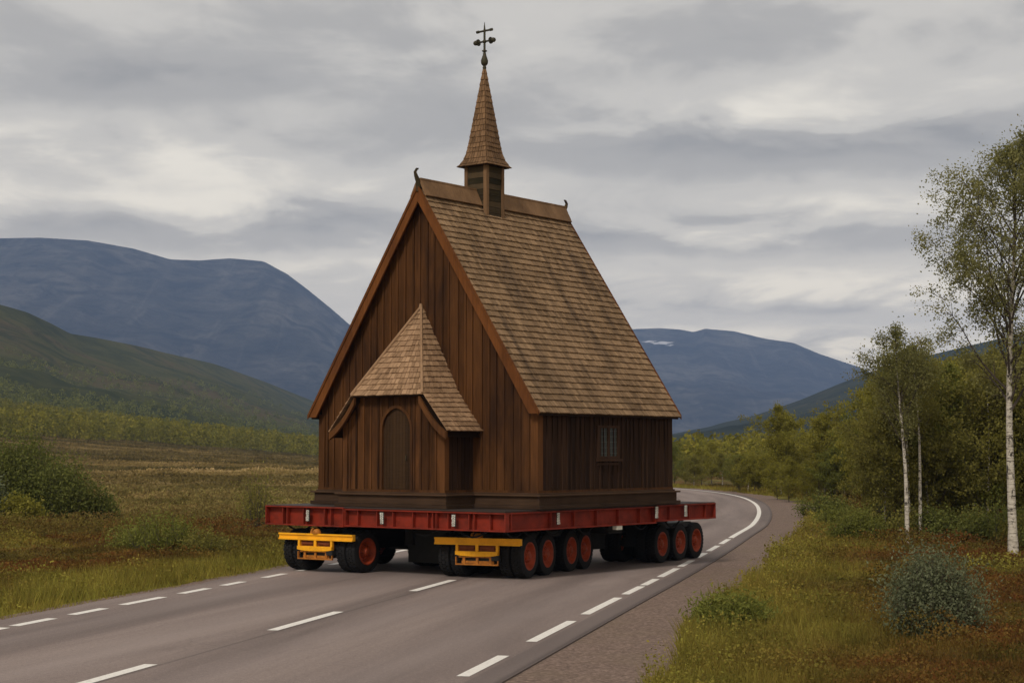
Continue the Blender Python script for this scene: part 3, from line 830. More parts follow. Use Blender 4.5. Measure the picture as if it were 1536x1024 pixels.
# bargeboards
for s in (1, -1):
    for v0, v1, nm in ((-OV0 - .055, -OV0 - .005, 'f'), (CL + OV1 + .005, CL + OV1 + .045, 'r')):
        mb = MB(); d1 = UC + EO + .035; wv = .40
        QS = [0, .2, .4, .6, .8, .9, .925, .95, .975, 1]
        for q in range(9):
            da, db = d1 * QS[q], d1 * QS[q + 1]
            X_ = lambda d: -(UC - s * d)
            zt = lambda d: ZR - d * SL + .035
            zb = lambda d: max(ZR - d * SL + .035 - wv - (.06 * (d / d1) ** 2), ZE - .06)
            if q == 7: pass
            p = [(X_(da), v0, zb(da)), (X_(db), v0, zb(db)), (X_(db), v1, zb(db)), (X_(da), v1, zb(da)), (X_(da), v0, zt(da)), (X_(db), v0, zt(db)), (X_(db), v1, zt(db)), (X_(da), v1, zt(da))]
            if s < 0: p = [p[i] for i in (1, 0, 3, 2, 5, 4, 7, 6)]
            mb.hexa(p, .6 + rr.uniform(-.03, .03))
        # a second narrow moulding along the upper edge
        for q in range(1):
            da, db = 0.0, d1
            vv0, vv1 = (v0 - .025, v0 + .002) if nm == 'f' else (v1 - .002, v1 + .02)
            p = [(X_(da), vv0, zt(da) - .09), (X_(db), vv0, zt(db) - .09), (X_(db), vv1, zt(db) - .09), (X_(da), vv1, zt(da) - .09), (X_(da), vv0, zt(da) + .02), (X_(db), vv0, zt(db) + .02), (X_(db), vv1, zt(db) + .02), (X_(da), vv1, zt(da) + .02)]
            if s < 0: p = [p[i] for i in (1, 0, 3, 2, 5, 4, 7, 6)]
            mb.hexa(p, .45)
        cp(mb, 'bargeboard', W_BOARD)
# ridge boards, in two lengths either side of the tower, and their horns
TV = 2.24; TH_ = .36
for a, b_ in ((-OV0 - .03, TV - TH_ - .02), (TV + TH_ + .02, CL + OV1 + .02)):
    mb = MB()
    for s in (1, -1):
        p = []
        for zz_, d in ((-.30, .20), (.13, .015)):
            for v, o_ in ((a, 0), (b_, 0)): pass
        q0 = (-(UC - s * .215), ZR - .215 * SL + .075); q1 = (-(UC - s * .02), ZR + .14)
        nx, nz = s * .045, .02
        P8 = [(q0[0], a, q0[1]), (q0[0], b_, q0[1]), (q0[0] + nx, b_, q0[1] + nz), (q0[0] + nx, a, q0[1] + nz), (q1[0], a, q1[1]), (q1[0], b_, q1[1]), (q1[0] + nx, b_, q1[1] + nz), (q1[0] + nx, a, q1[1] + nz)]
        if s > 0: P8 = [P8[i] for i in (1, 0, 3, 2, 5, 4, 7, 6)]
        mb.hexa(P8, .7)
    mb.box(-UC - .075, -UC + .075, a, b_, ZR + .155, ZR + .20, .85)
    sub(mb, 'ridge_board', W_SPIRE, roof)
for v, sg, hh in ((-OV0 - .02, -1, .82), (CL + OV1 + .01, 1, .72)):
    mb = MB()
    pts = [(-UC, v, ZR - .12), (-UC, v + sg * .02, ZR + .12), (-UC, v + sg * .09, ZR + .28 * hh), (-UC, v + sg * .13, ZR + .40 * hh), (-UC, v + sg * .07, ZR + .50 * hh), (-UC, v + sg * .02, ZR + .51 * hh)]
    mb.tube(pts, [.065, .06, .048, .036, .030, .02], 8)
    sub(mb, 'finial', W_LOG, roof, smooth=True)

# tower
tower = None
mb = MB(); r6 = random.Random(8)
tz0, tz1 = 8.0, 9.93
T2 = .33
k = 0; z = tz0
while z < tz1 - .01:
    h_ = min(.145, tz1 - z); pr = r6.uniform(0, .015)
    mb.box(-UC - T2 - pr, -UC + T2 + pr, TV - T2 - pr, TV + T2 + pr, z + .008, z + h_, r6.uniform(.0, 1.0)); z += h_
mb.box(-UC - T2 + .02, -UC + T2 - .02, TV - T2 + .02, TV + T2 - .02, tz0, tz1, -.3)
tower = cp(mb, 'bell_tower', W_LOG)
for su in (-1, 1):
    for sv in (-1, 1):
        mb = MB(); e = T2 + .025
        x0, x1 = -UC + su * (e - .10), -UC + su * e
        y0, y1 = TV + sv * (e - .10), TV + sv * e
        mb.box(x0, x1, y0, y1, tz0 - .02, tz1 + .01, .62); sub(mb, 'corner_post', W_SPIRE, tower)
# spire: square, flared at the foot
prof = [(.485, 9.90), (.43, 9.97), (.365, 10.10), (.318, 10.27), (.28, 10.5), (.022, 12.42)]
spire_mb = MB()
for k in range(len(prof) - 1):
    (a, z0), (b_, z1) = prof[k], prof[k + 1]
    a -= .012; b_ -= .012 if b_ > .05 else 0
    spire_mb.hexa([(-UC - a, TV - a, z0 + .01), (-UC + a, TV - a, z0 + .01), (-UC + a, TV + a, z0 + .01), (-UC - a, TV + a, z0 + .01), (-UC - b_, TV - b_, z1 + .01), (-UC + b_, TV - b_, z1 + .01), (-UC + b_, TV + b_, z1 + .01), (-UC - b_, TV + b_, z1 + .01)], .1)
spire = cp(spire_mb, 'spire', W_SHADED)
mb = MB(); r7 = random.Random(12)
for q in range(4):
    ca, sa = [(0, -1), (1, 0), (0, 1), (-1, 0)][q]
    L, Rg = [], []
    for a, z0 in prof:
        n_ = Vector((ca, sa, 0)); tdir = Vector((-sa, ca, 0))
        c_ = Vector((-UC, TV, z0)) + n_ * a
        L.append(tuple(c_ - tdir * a)); Rg.append(tuple(c_ + tdir * a))
    shingles(mb, L, Rg, .145, .095, .022, r7, tv=.22)
sub(mb, 'shingles', W_SPIRE, spire)
mb = MB()
mb.lathe([(12.36, .03), (12.42, .05), (12.47, .035), (12.49, .06), (12.53, .085), (12.60, .092), (12.67, .07), (12.75, .042), (12.83, .032), (12.84, .065), (12.86, .065), (12.87, .03), (13.0, .026)], 'z', (-UC, TV, 0), 20)
sub(mb, 'finial_ball', P_IRON, spire, smooth=True)
mb = MB()
mb.tube([(-UC, TV, 12.85), (-UC, TV, 13.4)], .028, 10); mb.tube([(-UC, TV, 13.4), (-UC, TV, 13.58)], [.024, .006], 10)
def carm(z, L, r):
    mb.tube([(-UC - L, TV, z - .0), (-UC + L, TV, z)], r, 10)
carm(13.36, .215, .026)
for s in (-1, 1): mb.lathe([(-.035, .0), (-.035, .036), (.035, .036), (.035, 0)], 'x', (-UC + s * .215, TV, 13.36), 12)
carm(13.09, .27, .024)
mb.lathe([(-.05, .0), (-.05, .03), (0, .055), (.05, .03), (.05, 0)], 'x', (-UC, TV, 13.09), 12)
for s in (-1, 1):
    mb.lathe([(-.012, .0), (-.012, .085), (.012, .085), (.012, 0)], 'x', (-UC + s * .20, TV, 13.09), 14)
    mb.lathe([(-.05, .0), (-.045, .045), (0, .065), (.045, .045), (.05, 0)], 'x', (-UC + s * .285, TV, 13.09), 14)
sub(mb, 'cross', P_IRON, spire, smooth=True)

# porch
porch_wall = MB()
pz_top = 4.15
def ptop(u):
    d = abs(u - PU)
    return min(pz_top, 4.17 - (d - 1.10) * 1.178 - .13)
dc, dh = 3.31, .435                                   # door centre, half width
ARCH = [(-1, 3.28), (-.98, 3.44), (-.88, 3.58), (-.68, 3.70), (-.40, 3.79), (-.16, 3.835), (0, 3.85)]
ARCH = ARCH + [(-a, z) for a, z in reversed(ARCH[:-1])]
def arch_z(u): return float(np.interp((u - dc) / dh, [a for a, _z in ARCH], [z for _a, z in ARCH])) if abs(u - dc) <= dh else None
# front wall boards: full boards beside the door, short ones above the arch
cuts = [PU - PH + .0, 2.10, 2.33, 2.56, dc - dh - .12, dc - dh, dc - .26, dc - .10, dc + .10, dc + .26, dc + dh, dc + dh + .12, 4.10, 4.33, 4.56, 4.76, PU + PH]
for k in range(len(cuts) - 1):
    a, b_ = cuts[k] + .008, cuts[k + 1] - .008; t = .55 + rr.uniform(-.35, .35)
    n = 4
    for q in range(n):
        u0, u1 = a + (b_ - a) * q / n, a + (b_ - a) * (q + 1) / n
        za, zb_ = (arch_z(u0 if abs(u0 - dc) <= dh else dc - dh + .001) , arch_z(u1 if abs(u1 - dc) <= dh else dc + dh - .001)) if (dc - dh - .001 <= (u0 + u1) / 2 <= dc + dh + .001) else (ZB + .055, ZB + .055)
        if za is None: za = ZB + .055
        if zb_ is None: zb_ = ZB + .055
        porch_wall.hexa([(-u0, PV - .04, za), (-u0, PV + .06, za), (-u1, PV + .06, zb_), (-u1, PV - .04, zb_),
                         (-u0, PV - .04, ptop(u0)), (-u0, PV + .06, ptop(u0)), (-u1, PV + .06, ptop(u1)), (-u1, PV - .04, ptop(u1))], t)
for c_ in cuts[1:5] + cuts[11:16]:
    porch_wall.box(-c_ + .024, -c_ - .024, PV - .066, PV - .03, ZB + .055, ptop(c_) - .03, .4 + rr.uniform(-.3, .4))
for u0, u1 in ((PU - PH - .05, PU - PH + .09), (PU + PH - .09, PU + PH + .05)):
    porch_wall.box(-u0, -u1, PV - .075, PV + .08, ZB + .0, ptop(PU + PH) - .0, .85)
porch = cp(porch_wall, 'porch_wall', W_FRONT)
for uu, s in ((PU - PH, -1), (PU + PH, 1)):
    mb = MB(); board_wall(mb, 'v', PV + .085, -.04, uu, s, ZB, lambda v: 3.36, 0.14, .022, .03, inner=.06, t0=.35, tv=.2)
    cp(mb, 'porch_wall', W_SHADED)
# door in its arched frame
mb = MB()
n = 9
for k in range(n):
    u0 = dc - dh + 2 * dh * k / n + .003; u1 = dc - dh + 2 * dh * (k + 1) / n - .003
    z0, z1 = arch_z(min(max(u0, dc - dh), dc + dh)), arch_z(min(max(u1, dc - dh), dc + dh))
    mb.hexa([(-u0, PV + .0, ZB + .06), (-u0, PV + .05, ZB + .06), (-u1, PV + .05, ZB + .06), (-u1, PV + .0, ZB + .06), (-u0, PV + .0, z0 + .02), (-u0, PV + .05, z0 + .02), (-u1, PV + .05, z1 + .02), (-u1, PV + .0, z1 + .02)], rr.uniform(.2, .8))
door = cp(mb, 'door', W_DOOR)
mb = MB()
fr = [(dc - dh, ZB + .06)] + [(dc + a * dh, z) for a, z in ARCH] + [(dc + dh, ZB + .06)]
for k in range(len(fr) - 1):
    (ua, za), (ub, zb_) = fr[k], fr[k + 1]
    def outp(u, z):
        if z < 3.3: return (u + (-.07 if u < dc else .07), z)
        dx_, dz_ = u - dc, z - 3.1; l = math.hypot(dx_, dz_); return (u + dx_ / l * .07, z + dz_ / l * .08)
    oa, ob = outp(ua, za), outp(ub, zb_)
    y0, y1 = PV - .062, PV + .02
    mb.add([(-ua, y0, za), (-ub, y0, zb_), (-ob[0], y0, ob[1]), (-oa[0], y0, oa[1]), (-ua, y1, za), (-ub, y1, zb_), (-ob[0], y1, ob[1]), (-oa[0], y1, oa[1])],
           [(0, 1, 2, 3), (7, 6, 5, 4), (0, 4, 5, 1), (3, 2, 6, 7)], .6)
sub(mb, 'door_frame', W_FRONT, door)
mb = MB(); mb.tube([(-(dc - .3), PV - .02, 2.75), (-(dc - .3), PV - .05, 2.75), (-(dc - .3), PV - .05, 2.66), (-(dc - .3), PV - .02, 2.64)], .012, 6)
sub(mb, 'door_handle', P_IRON, door)
# porch roof : steep sides down to low eaves, a hip over the door
AP = (-(PU), -.06, 6.24); AW = (-(PU), .0, 6.24)
HV = PV - .30; HZ = 4.17; HD = 1.10; EZ = 3.31; ED = 1.83
porch_roof = MB()
def SP(s, d, v, z): return (-(PU - s * d), v, z)
base_pts = {}
for s in (1, -1):
    a = SP(s, ED - .05, HV + .05, EZ - .05); b_ = SP(s, ED - .05, .0, EZ - .05); c_ = SP(s, HD - .04, .0, HZ - .05); d_ = SP(s, HD - .06, HV + .05, HZ - .04)
    ap = (-PU, -.03, 6.14)
    fs = [(0, 1, 2, 3), (3, 2, 4)]
    if s < 0: fs = [tuple(reversed(f_)) for f_ in fs]
    porch_roof.add([a, b_, c_, d_, ap], fs, .1)
    lo = [(p[0] * 1.0, p[1], p[2] - .09) for p in (a, b_, c_, d_)]
    fs = [(3, 2, 1, 0)]
    if s < 0: fs = [tuple(reversed(f_)) for f_ in fs]
    porch_roof.add(lo, fs, .1)
porch_roof.add([SP(1, HD - .04, HV + .05, HZ - .05), SP(-1, HD - .04, HV + .05, HZ - .05), (-PU, -.06, 6.14)], [(1, 0, 2)], .1)
porch_roof.box(-(PU - HD + .03), -(PU + HD - .03), HV + .04, PV - .08, HZ - .06, HZ - .025, .2)
prf = cp(porch_roof, 'porch_roof', W_SHADED)
mb = MB(); r9 = random.Random(21)
# front hip
shingles(mb, [SP(-1, HD + .02, HV, HZ - .03), (-PU - .02, -.08, 6.22)], [SP(1, HD + .02, HV, HZ - .03), (-PU + .02, -.08, 6.22)], .148, .115, .03, r9, tv=.28)
# sides, low part then the part beside the hip
zk = lambda d: 0
wall_d = 1.17
shingles(mb, [SP(1, ED, HV, EZ), SP(1, HD + .0, HV, HZ), (-PU + .01, -.10, 6.23)], [SP(1, ED, .0, EZ), SP(1, HD + .02, 0, HZ + .03), (-PU + .01, 0, 6.25)], .148, .115, .03, r9, tv=.28)
shingles(mb, [SP(-1, ED, .0, EZ), SP(-1, HD + .02, 0, HZ + .03), (-PU - .01, 0, 6.25)], [SP(-1, ED, HV, EZ), SP(-1, HD + .0, HV, HZ), (-PU - .01, -.10, 6.23)], .148, .115, .03, r9, tv=.28)
sub(mb, 'shingles', W_PROOF, prf)
mb = MB()
mb.tube([SP(1, HD, HV - .01, HZ + .0), (-PU + .01, -.10, 6.26)], [.035, .03], 6); mb.tube([SP(-1, HD, HV - .01, HZ), (-PU - .01, -.10, 6.26)], [.035, .03], 6)
mb.tube([(-PU, -.1, 6.2), (-PU, -.1, 6.34)], [.06, .03], 8)
sub(mb, 'hip_cap', W_PROOF, prf)
for s in (1, -1):                                      # curved verge boards under the low side roofs
    mb = MB(); pts = []
    for k in range(9):
        q = k / 8; d = HD - .10 + (ED - .02 - HD + .10) * q; z = HZ - .04 + (EZ - .0 - HZ + .04) * q - .10 * math.sin(math.pi * q)
        pts.append((d, z - .10))
    for k in range(8):
        (da, za), (db, zb_) = pts[k], pts[k + 1]
        y0, y1 = HV - .02, HV + .05
        p = [SP(s, da, y0, za - .09), SP(s, db, y0, zb_ - .09), SP(s, db, y1, zb_ - .09), SP(s, da, y1, za - .09), SP(s, da, y0, za + .075), SP(s, db, y0, zb_ + .075), SP(s, db, y1, zb_ + .075), SP(s, da, y1, za + .075)]
        if s < 0: p = [p[i] for i in (1, 0, 3, 2, 5, 4, 7, 6)]
        mb.hexa(p, .75)
    sub(mb, 'verge_board', W_FRONT, prf)

# side window
wv0, wv1, wz0, wz1 = 2.28, 3.06, 2.72, 3.40
mb = MB(); ux = .075
for a in ((wv0 - .07, wv0 + .02, wz0 - .04, wz1 + .06), (wv1 - .02, wv1 + .07, wz0 - .04, wz1 + .06), (wv0, wv1, wz1, wz1 + .06), (wv0, wv1, wz0 - .04, wz0 + .02), ((wv0 + wv1) / 2 - .028, (wv0 + wv1) / 2 + .028, wz0, wz1)):
    mb.box(.0, ux + (.004 if a[1] - a[0] < .1 else 0), a[0], a[1], a[2], a[3], .7)
win = cp(mb, 'window', W_SHADED)
mb = MB(); mb.box(.0, ux + .05, wv0 - .1, wv1 + .1, wz0 - .10, wz0 - .045, .8); mb.box(.0, ux - .01, wv0 - .04, wv1 + .04, wz0 - .19, wz0 - .13, .7)
sub(mb, 'sill', W_SHADED, win)
LEAD = paint('leaded_bars', (0.085, 0.088, 0.078), .6)
for a, b_ in ((wv0 + .02, (wv0 + wv1) / 2 - .028), ((wv0 + wv1) / 2 + .028, wv1 - .02)):
    mb = MB(); mb.box(.0, .042, a, b_, wz0 + .02, wz1); sub(mb, 'pane', GLASS, win)
    mb = MB()
    for k in range(4): 
        c_ = a + (b_ - a) * (k + .5) / 4; mb.box(.042, .056, c_ - .006, c_ + .006, wz0 + .02, wz1)
    for k in range(5):
        z = wz0 + .02 + (wz1 - wz0 - .02) * (k + .5) / 5; mb.box(.042, .054, a, b_, z - .006, z + .006)
    sub(mb, 'lattice', LEAD, win)

# ------------------------------------------------------------------ trailer
TU0, TU1, TV0, TV1 = -.10, 7.32, -1.31, 7.44
TOFF = (-(TU0 + TU1) / 2, (TV0 + TV1) / 2, 0)
twx, twy = ch_world(-TOFF[0], TOFF[1])
trailer = empty('flatbed_trailer', (twx, twy, 0), -TH)
tag(trailer, 'wide red steel flatbed trailer with yellow bumpers carrying the church', 'trailer')
def tp(mb, name, mat, parent=trailer, **kw): return mb.build(name, mat, parent, TOFF, **kw)
mb = MB()
mb.box(-TU0 - .01, -TU1 + .01, TV0 + .01, 4.70, 1.525, DZ - .001); mb.box(-TU0 - .01, -TU1 + .01, 4.70, TV1 - .01, 1.528, DZ - .004)
tp(mb, 'deck_plate', P_DECK)
# I-beam runs: web set back, flanges top and bottom, stiffeners
def ibeam(mb, axis, a0, a1, pos, out, z0, z1, fl=.13, stiff=(), ends=True, ft=.032, t=.5):
    def B(a, b_, d0, d1, za, zb_, t_=.5):
        if axis == 'u': mb.box(-a, -b_, pos + out * d0, pos + out * d1, za, zb_, t_)
        else: mb.box(-(pos + out * d0), -(pos + out * d1), a, b_, za, zb_, t_)
    B(a0, a1, -fl * .75, -fl * .65, z0 + ft, z1 - ft)
    B(a0, a1, -fl, 0, z1 - ft, z1); B(a0, a1, -fl, 0, z0, z0 + ft)
    for s in stiff: B(s - .012, s + .012, -fl * .65, -.03, z0 + ft, z1 - ft)
    if ends: B(a0, a0 + .03, -fl * .65, -.004, z0 + ft, z1 - ft); B(a1 - .03, a1, -fl * .65, -.004, z0 + ft, z1 - ft)
mb = MB(); ibeam(mb, 'u', 4.70, TU1, TV0 - .03, -1, 1.085, 1.545, .22, (5.15, 5.35, 5.95, 6.05, 6.6, 6.75)); beamF = tp(mb, 'front_beam', P_RED, bevel=.004)
mb = MB(); ibeam(mb, 'u', TU0, 4.695, TV0, -1, 1.10, 1.515, .20, (.35, .8, .95, 1.55, 1.9, 2.0, 2.15, 2.6, 3.2, 3.7, 4.3)); tp(mb, 'front_beam', P_RED, bevel=.004)
mb = MB(); ibeam(mb, 'v', TV0 + .21, 4.67, TU0, -1, 1.10, 1.515, .18, (.4, 1.3, 2.2, 3.1, 4.0), ends=True); tp(mb, 'side_beam', P_RED, bevel=.004)
mb = MB(); ibeam(mb, 'v', 4.68, TV1, TU0 - .02, -1, 1.14, 1.535, .16, (5.3, 6.2, 7.0)); tp(mb, 'side_beam', P_RED, bevel=.004)
mb = MB(); ibeam(mb, 'v', TV0 + .25, TV1, TU1, 1, 1.10, 1.515, .18, (0, 2, 4, 6)); tp(mb, 'side_beam', P_RED)
mb = MB(); ibeam(mb, 'u', TU0 + .18, TU1 - .2, TV1, 1, 1.12, 1.52, .18, (1, 3, 5)); tp(mb, 'rear_beam', P_RED)
# cross members and long beams below the deck, then added dark blocks
mb = MB()
for v in np.arange(-.6, 7.2, .75): mb.box(-TU0 - .25, -TU1 + .25, v - .06, v + .06, 1.24, 1.52)
for u in (.9, 2.3, 3.6, 4.9, 6.2): mb.box(-u - .09, -u + .09, TV0 + .25, TV1 - .25, 1.12, 1.30)
for u in (3.0, 4.2): mb.box(-u - .12, -u + .12, .4, 6.6, .62, 1.12)
mb.box(-2.2, -5.0, 2.2, 5.2, .45, 1.10); mb.box(-2.55, -4.3, .5, 2.15, .20, 1.10)  # solid dark blocks added to deepen the shade under the deck
mb.box(-2.3, -2.9, 4.9, 6.4, .35, 1.10); mb.box(-.8, -1.7, 3.9, 4.5, .85, 1.11)
tp(mb, 'underframe_and_shade_blocks', P_STEEL, bevel=.01)
# white tags wired to the beams: small plates of unreadable rows
def tag_plate(axis, a, pos, out, zc, hgt=.27, wid=.10):
    mb = MB(); rows = 5
    def B(m_, x0, x1, d0, d1, z0, z1, t=.5):
        if axis == 'u': m_.box(-x0, -x1, pos + out * d0, pos + out * d1, z0, z1, t)
        else: m_.box(-(pos + out * d0), -(pos + out * d1), x0, x1, z0, z1, t)
    r_ = random.Random(int(a * 100) + 7)
    for k in range(rows):
        z0 = zc - hgt / 2 + hgt * k / rows
        B(mb, a - wid / 2 + r_.uniform(0, .02), a + wid / 2 - r_.uniform(0, .02), .0, .02, z0 + .006, z0 + hgt / rows - .004)
    o_ = tp(mb, 'marker_plate', P_WHITE)
    mb = MB(); B(mb, a - wid / 2 - .008, a + wid / 2 + .008, -.006, .0, zc - hgt / 2 - .01, zc + hgt / 2 + .01)
    for k in range(rows):
        z0 = zc - hgt / 2 + hgt * (k + .5) / rows
        B(mb, a - .02 + r_.uniform(-.01, .01), a + .02, .02, .023, z0 - .008, z0 + .008)
    mb.build('plate_back', P_BLACK, o_, TOFF)
for a in (5.86,): tag_plate('u', a, TV0 - .03, -1, 1.33, .26)
for a in (3.5, 1.35): tag_plate('u', a, TV0 - .005, -1, 1.32, .26)
for a in (.62,): tag_plate('v', a, TU0 + .0, -1, 1.34, .26)
for a in (4.62, 5.95): tag_plate('v', a, TU0 - .03, -1, 1.37, .28, .11)

# wheels: tyre with lugged tread, dished rim, hub
def tyre_mesh(w, ro):
    mb = MB(); ri = ro * .60; h = w / 2
    mb.lathe([(-h * .80, ri), (-h * .95, ri + .02), (-h, ri + (ro - ri) * .45), (-h * .95, ro - .05), (-h * .80, ro - .022), (h * .80, ro - .022), (h * .95, ro - .05), (h, ri + (ro - ri) * .45), (h * .95, ri + .02), (h * .80, ri)], 'x', n=40, closed=True, t=.4)
    nl = 30
    for k in range(nl):
        for (x0, x1, sft) in ((-h * .93, -h * .34, 0), (-h * .28, h * .28, .5), (h * .34, h * .93, 0)):
            a0 = 2 * math.pi * (k + sft) / nl; a1 = a0 + 2 * math.pi / nl * .74
            r0, r1 = ro - .035, ro
            P_ = lambda x, a, r: (x, r * math.cos(a), r * math.sin(a))
            edge = .012
            mb.hexa([P_(x0, a0, r0), P_(x1, a0, r0), P_(x1, a1, r0), P_(x0, a1, r0), P_(x0, a0, r1 - (edge if x0 < -h * .5 else 0)), P_(x1, a0, r1 - (edge if x1 > h * .5 else 0)), P_(x1, a1, r1 - (edge if x1 > h * .5 else 0)), P_(x0, a1, r1 - (edge if x0 < -h * .5 else 0))], .5)
    return mb
def rim_mesh(w, ro, side):
    mb = MB(); h = w / 2; R_ = ro * .61; s = side
    prof_ = [(h * .86, R_ + .012), (h * .98, R_ + .012), (h * .98, R_ - .015), (h * .80, R_ - .03), (h * .45, R_ - .05), (h * .15, R_ * .72), (h * .10, R_ * .55), (h * .45, R_ * .42), (h * .75, R_ * .38)]
    mb.lathe([(s * x, r) for x, r in prof_], 'x', n=36)
    for k in range(10):
        a = 2 * math.pi * k / 10; r = R_ * .47
        mb.lathe([(s * h * .35, .0), (s * h * .35, .017), (s * (h * .35 + .045), .017), (s * (h * .35 + .045), 0)], 'x', (0, r * math.cos(a), r * math.sin(a)), 6)
    return mb
def hub_mesh(w, ro, side):
    mb = MB(); h = w / 2; R_ = ro * .61; s = side
    mb.lathe([(s * h * .2, R_ * .38), (s * h * .78, R_ * .36), (s * h * .84, R_ * .26), (s * h * 1.02, R_ * .22), (s * h * 1.06, R_ * .12), (s * h * 1.06, 0)], 'x', n=20)
    return mb
RO = .50; TW = .27
proto = {}
for side in (1, -1):
    ty = tyre_mesh(TW, RO).build('wheel', RUBBER, link=False, smooth=True)
    rm = rim_mesh(TW, RO, side).build('rim', P_RIM, link=False, smooth=True)
    hb = hub_mesh(TW, RO, side).build('hub', P_RIM, link=False, smooth=True)
    proto[side] = (ty, rm, hb)
def wheel(x, y, yaw, ro, side, full=True):
    ty, rm, hb = proto[side]
    o_ = ty.copy(); C.objects.link(o_)
    o_.parent = trailer
    X0 = (x - twx) * math.cos(TH) - (y - twy) * math.sin(TH); Y0 = (x - twx) * math.sin(TH) + (y - twy) * math.cos(TH)
    o_.location = (X0, Y0, ro); s_ = ro / RO; o_.scale = (s_, s_, s_)
    o_.rotation_euler = (random.uniform(0, 3), 0, TH - yaw)
    for q in (rm, hb):
        c_ = q.copy(); C.objects.link(c_); c_.parent = o_
    return o_
P_RUSTY = paint('rusty_red_bracket', (0.20, 0.05, 0.012), .6, (0.04, 0.015, 0.008), .6, sc=7)
def bogie(anchor, yaw, axles, width, ro, bumper=False):
    """anchor: ground point under the outer edge of the front right tyre; yaw: heading clockwise from +Y"""
    ax = np.array([math.cos(yaw), -math.sin(yaw)]); fw = np.array([math.sin(yaw), math.cos(yaw)])
    W = lambda x, y: np.array(anchor) + ax * (x - 0) + fw * y          # x=0 at outer right face, negative to the left
    for y in axles:
        for xo, sd_ in ((-TW / 2, 1), (-TW * 1.5 - .035, 1), (-width + TW * 1.5 + .035, -1), (-width + TW / 2, -1)):
            if width < 1.3 and abs(xo + width / 2) < .25: continue
            p = W(xo, y); wheel(p[0], p[1], yaw, ro, sd_)
    # frame of the bogie, dark, in its own yaw
    def loc(p):
        X0 = (p[0] - twx) * math.cos(TH) - (p[1] - twy) * math.sin(TH); Y0 = (p[0] - twx) * math.sin(TH) + (p[1] - twy) * math.cos(TH)
        return X0, Y0
    c_ = W(-width / 2, 0)
    lx, ly = loc(c_)
    def place(o_): o_.location = (lx, ly, 0); o_.rotation_euler = (0, 0, TH - yaw); return o_
    fb = MB(); y0, y1 = axles[0] - .15, axles[-1] + .15
    fb.box(-.18, .18, y0, y1, .48, .98); fb.box(-width / 2 + .15, width / 2 - .15, y0 + .2, y1 - .2, .86, .99)
    for y in axles:
        fb.tube([(-width / 2 + .1, y, ro), (width / 2 - .1, y, ro)], .075, 10)
        fb.box(-.30, .30, y - .16, y + .16, .40, .62)
        for sx_ in (-1, 1): fb.tube([(sx_ * .28, y, ro + .1), (sx_ * .34, y + .12, 1.1)], .05, 8)
    ym = (y0 + y1) / 2
    fb.tube([(0, ym, .95), (0, ym, 1.14)], .38, 24)
    place(fb.build('bogie_frame', P_STEEL, trailer))
    if bumper:
        wb = width / 2 + .03; yb = axles[0] - ro - .10
        b1 = MB(); z0, z1 = .760, .905
        b1.box(-wb, wb, yb, yb + .10, z0, z1 - .0); b1.box(-wb, wb, yb - .028, yb + .002, z1 - .035, z1 + .008); b1.box(-wb, wb, yb - .028, yb + .002, z0 - .008, z0 + .035)
        bo = place(b1.build('bumper', P_YEL, trailer, bevel=.006))
        b2 = MB(); hb_ = .53
        # tray below the bar: two pockets, a curved lower lip
        b2.box(-hb_, -hb_ + .06, yb - .02, yb + .05, .53, z0); b2.box(hb_ - .06, hb_, yb - .02, yb + .05, .53, z0)
        b2.box(-.035, .035, yb - .02, yb + .03, .53, z0)
        n = 10
        for k in range(n):
            a, c2_ = -hb_ + 2 * hb_ * k / n, -hb_ + 2 * hb_ * (k + 1) / n
            dip = lambda q: .035 * max(0.0, math.cos(q / hb_ * math.pi / 2)) ** .5
            b2.hexa([(a, yb - .05, .535 - dip(a)), (c2_, yb - .05, .535 - dip(c2_)), (c2_, yb + .05, .535 - dip(c2_)), (a, yb + .05, .535 - dip(a)), (a, yb - .05, .615), (c2_, yb - .05, .615), (c2_, yb + .05, .615), (a, yb + .05, .615)])
        c2 = b2.build('bumper_tray', P_YEL, bo, bevel=.004)
        bb = MB(); bb.box(-hb_, hb_, yb + .05, yb + .07, .55, z0); bb.box(-hb_ + .1, -.08, yb + .0, yb + .045, .665, .70); bb.box(.08, hb_ - .1, yb + .0, yb + .045, .665, .70); bb.build('tray_back', P_RUSTY, bo)
        b3 = MB()
        b3.box(-hb_, hb_, yb - .03, yb + .03, .305, .335); b3.box(-hb_ + .08, hb_ - .15, yb - .02, yb + .02, .475, .495)
        for x in (-hb_, hb_ - .02): b3.box(x, x + .02, yb - .025, yb + .025, .335, .49)
        for x in (-.36, -.03, .30): b3.box(x, x + .06, yb + .0, yb + .025, .335, .50)
        b3.box(-.40, .40, yb + .03, yb + .05, .34, .40)
        b3.build('lower_guard', P_AMB, bo)
        b4 = MB()
        b4.box(-.42, .42, yb + .06, yb + .5, .34, .50); b4.box(hb_ - .16, hb_ + .02, yb - .04, yb + .1, .42, .53)
        b4.build('cross_member', P_STEEL, bo)
        b5 = MB()
        b5.lathe([(z1, .0), (z1, .10), (z1 + .04, .105), (z1 + .10, .07), (z1 + .12, .02), (z1 + .12, 0)], 'z', (.02, yb + .03, .004), 14)
        b5.tube([(-.16, yb + .05, z1), (-.14, yb + .05, z1 + .10), (-.10, yb + .05, z1 + .13)], [.04, .03, .02], 8)
        b5.tube([(.02, yb - .03, z1 + .05), (.02, yb - .07, z1 + .04)], [.035, .03], 10)
        b5.build('tow_knob', P_AMB, bo)
bogie((0.41, 37.75), R(24.5), (0.0, 1.03, 2.46, 3.36), 2.08, .50, True)
bogie((-3.40, 39.55), R(34), (0.0, 2.75), 2.22, .50, True)
bogie((3.88, 43.10), R(30), (0.0, 1.12, 2.16), 1.62, .485)
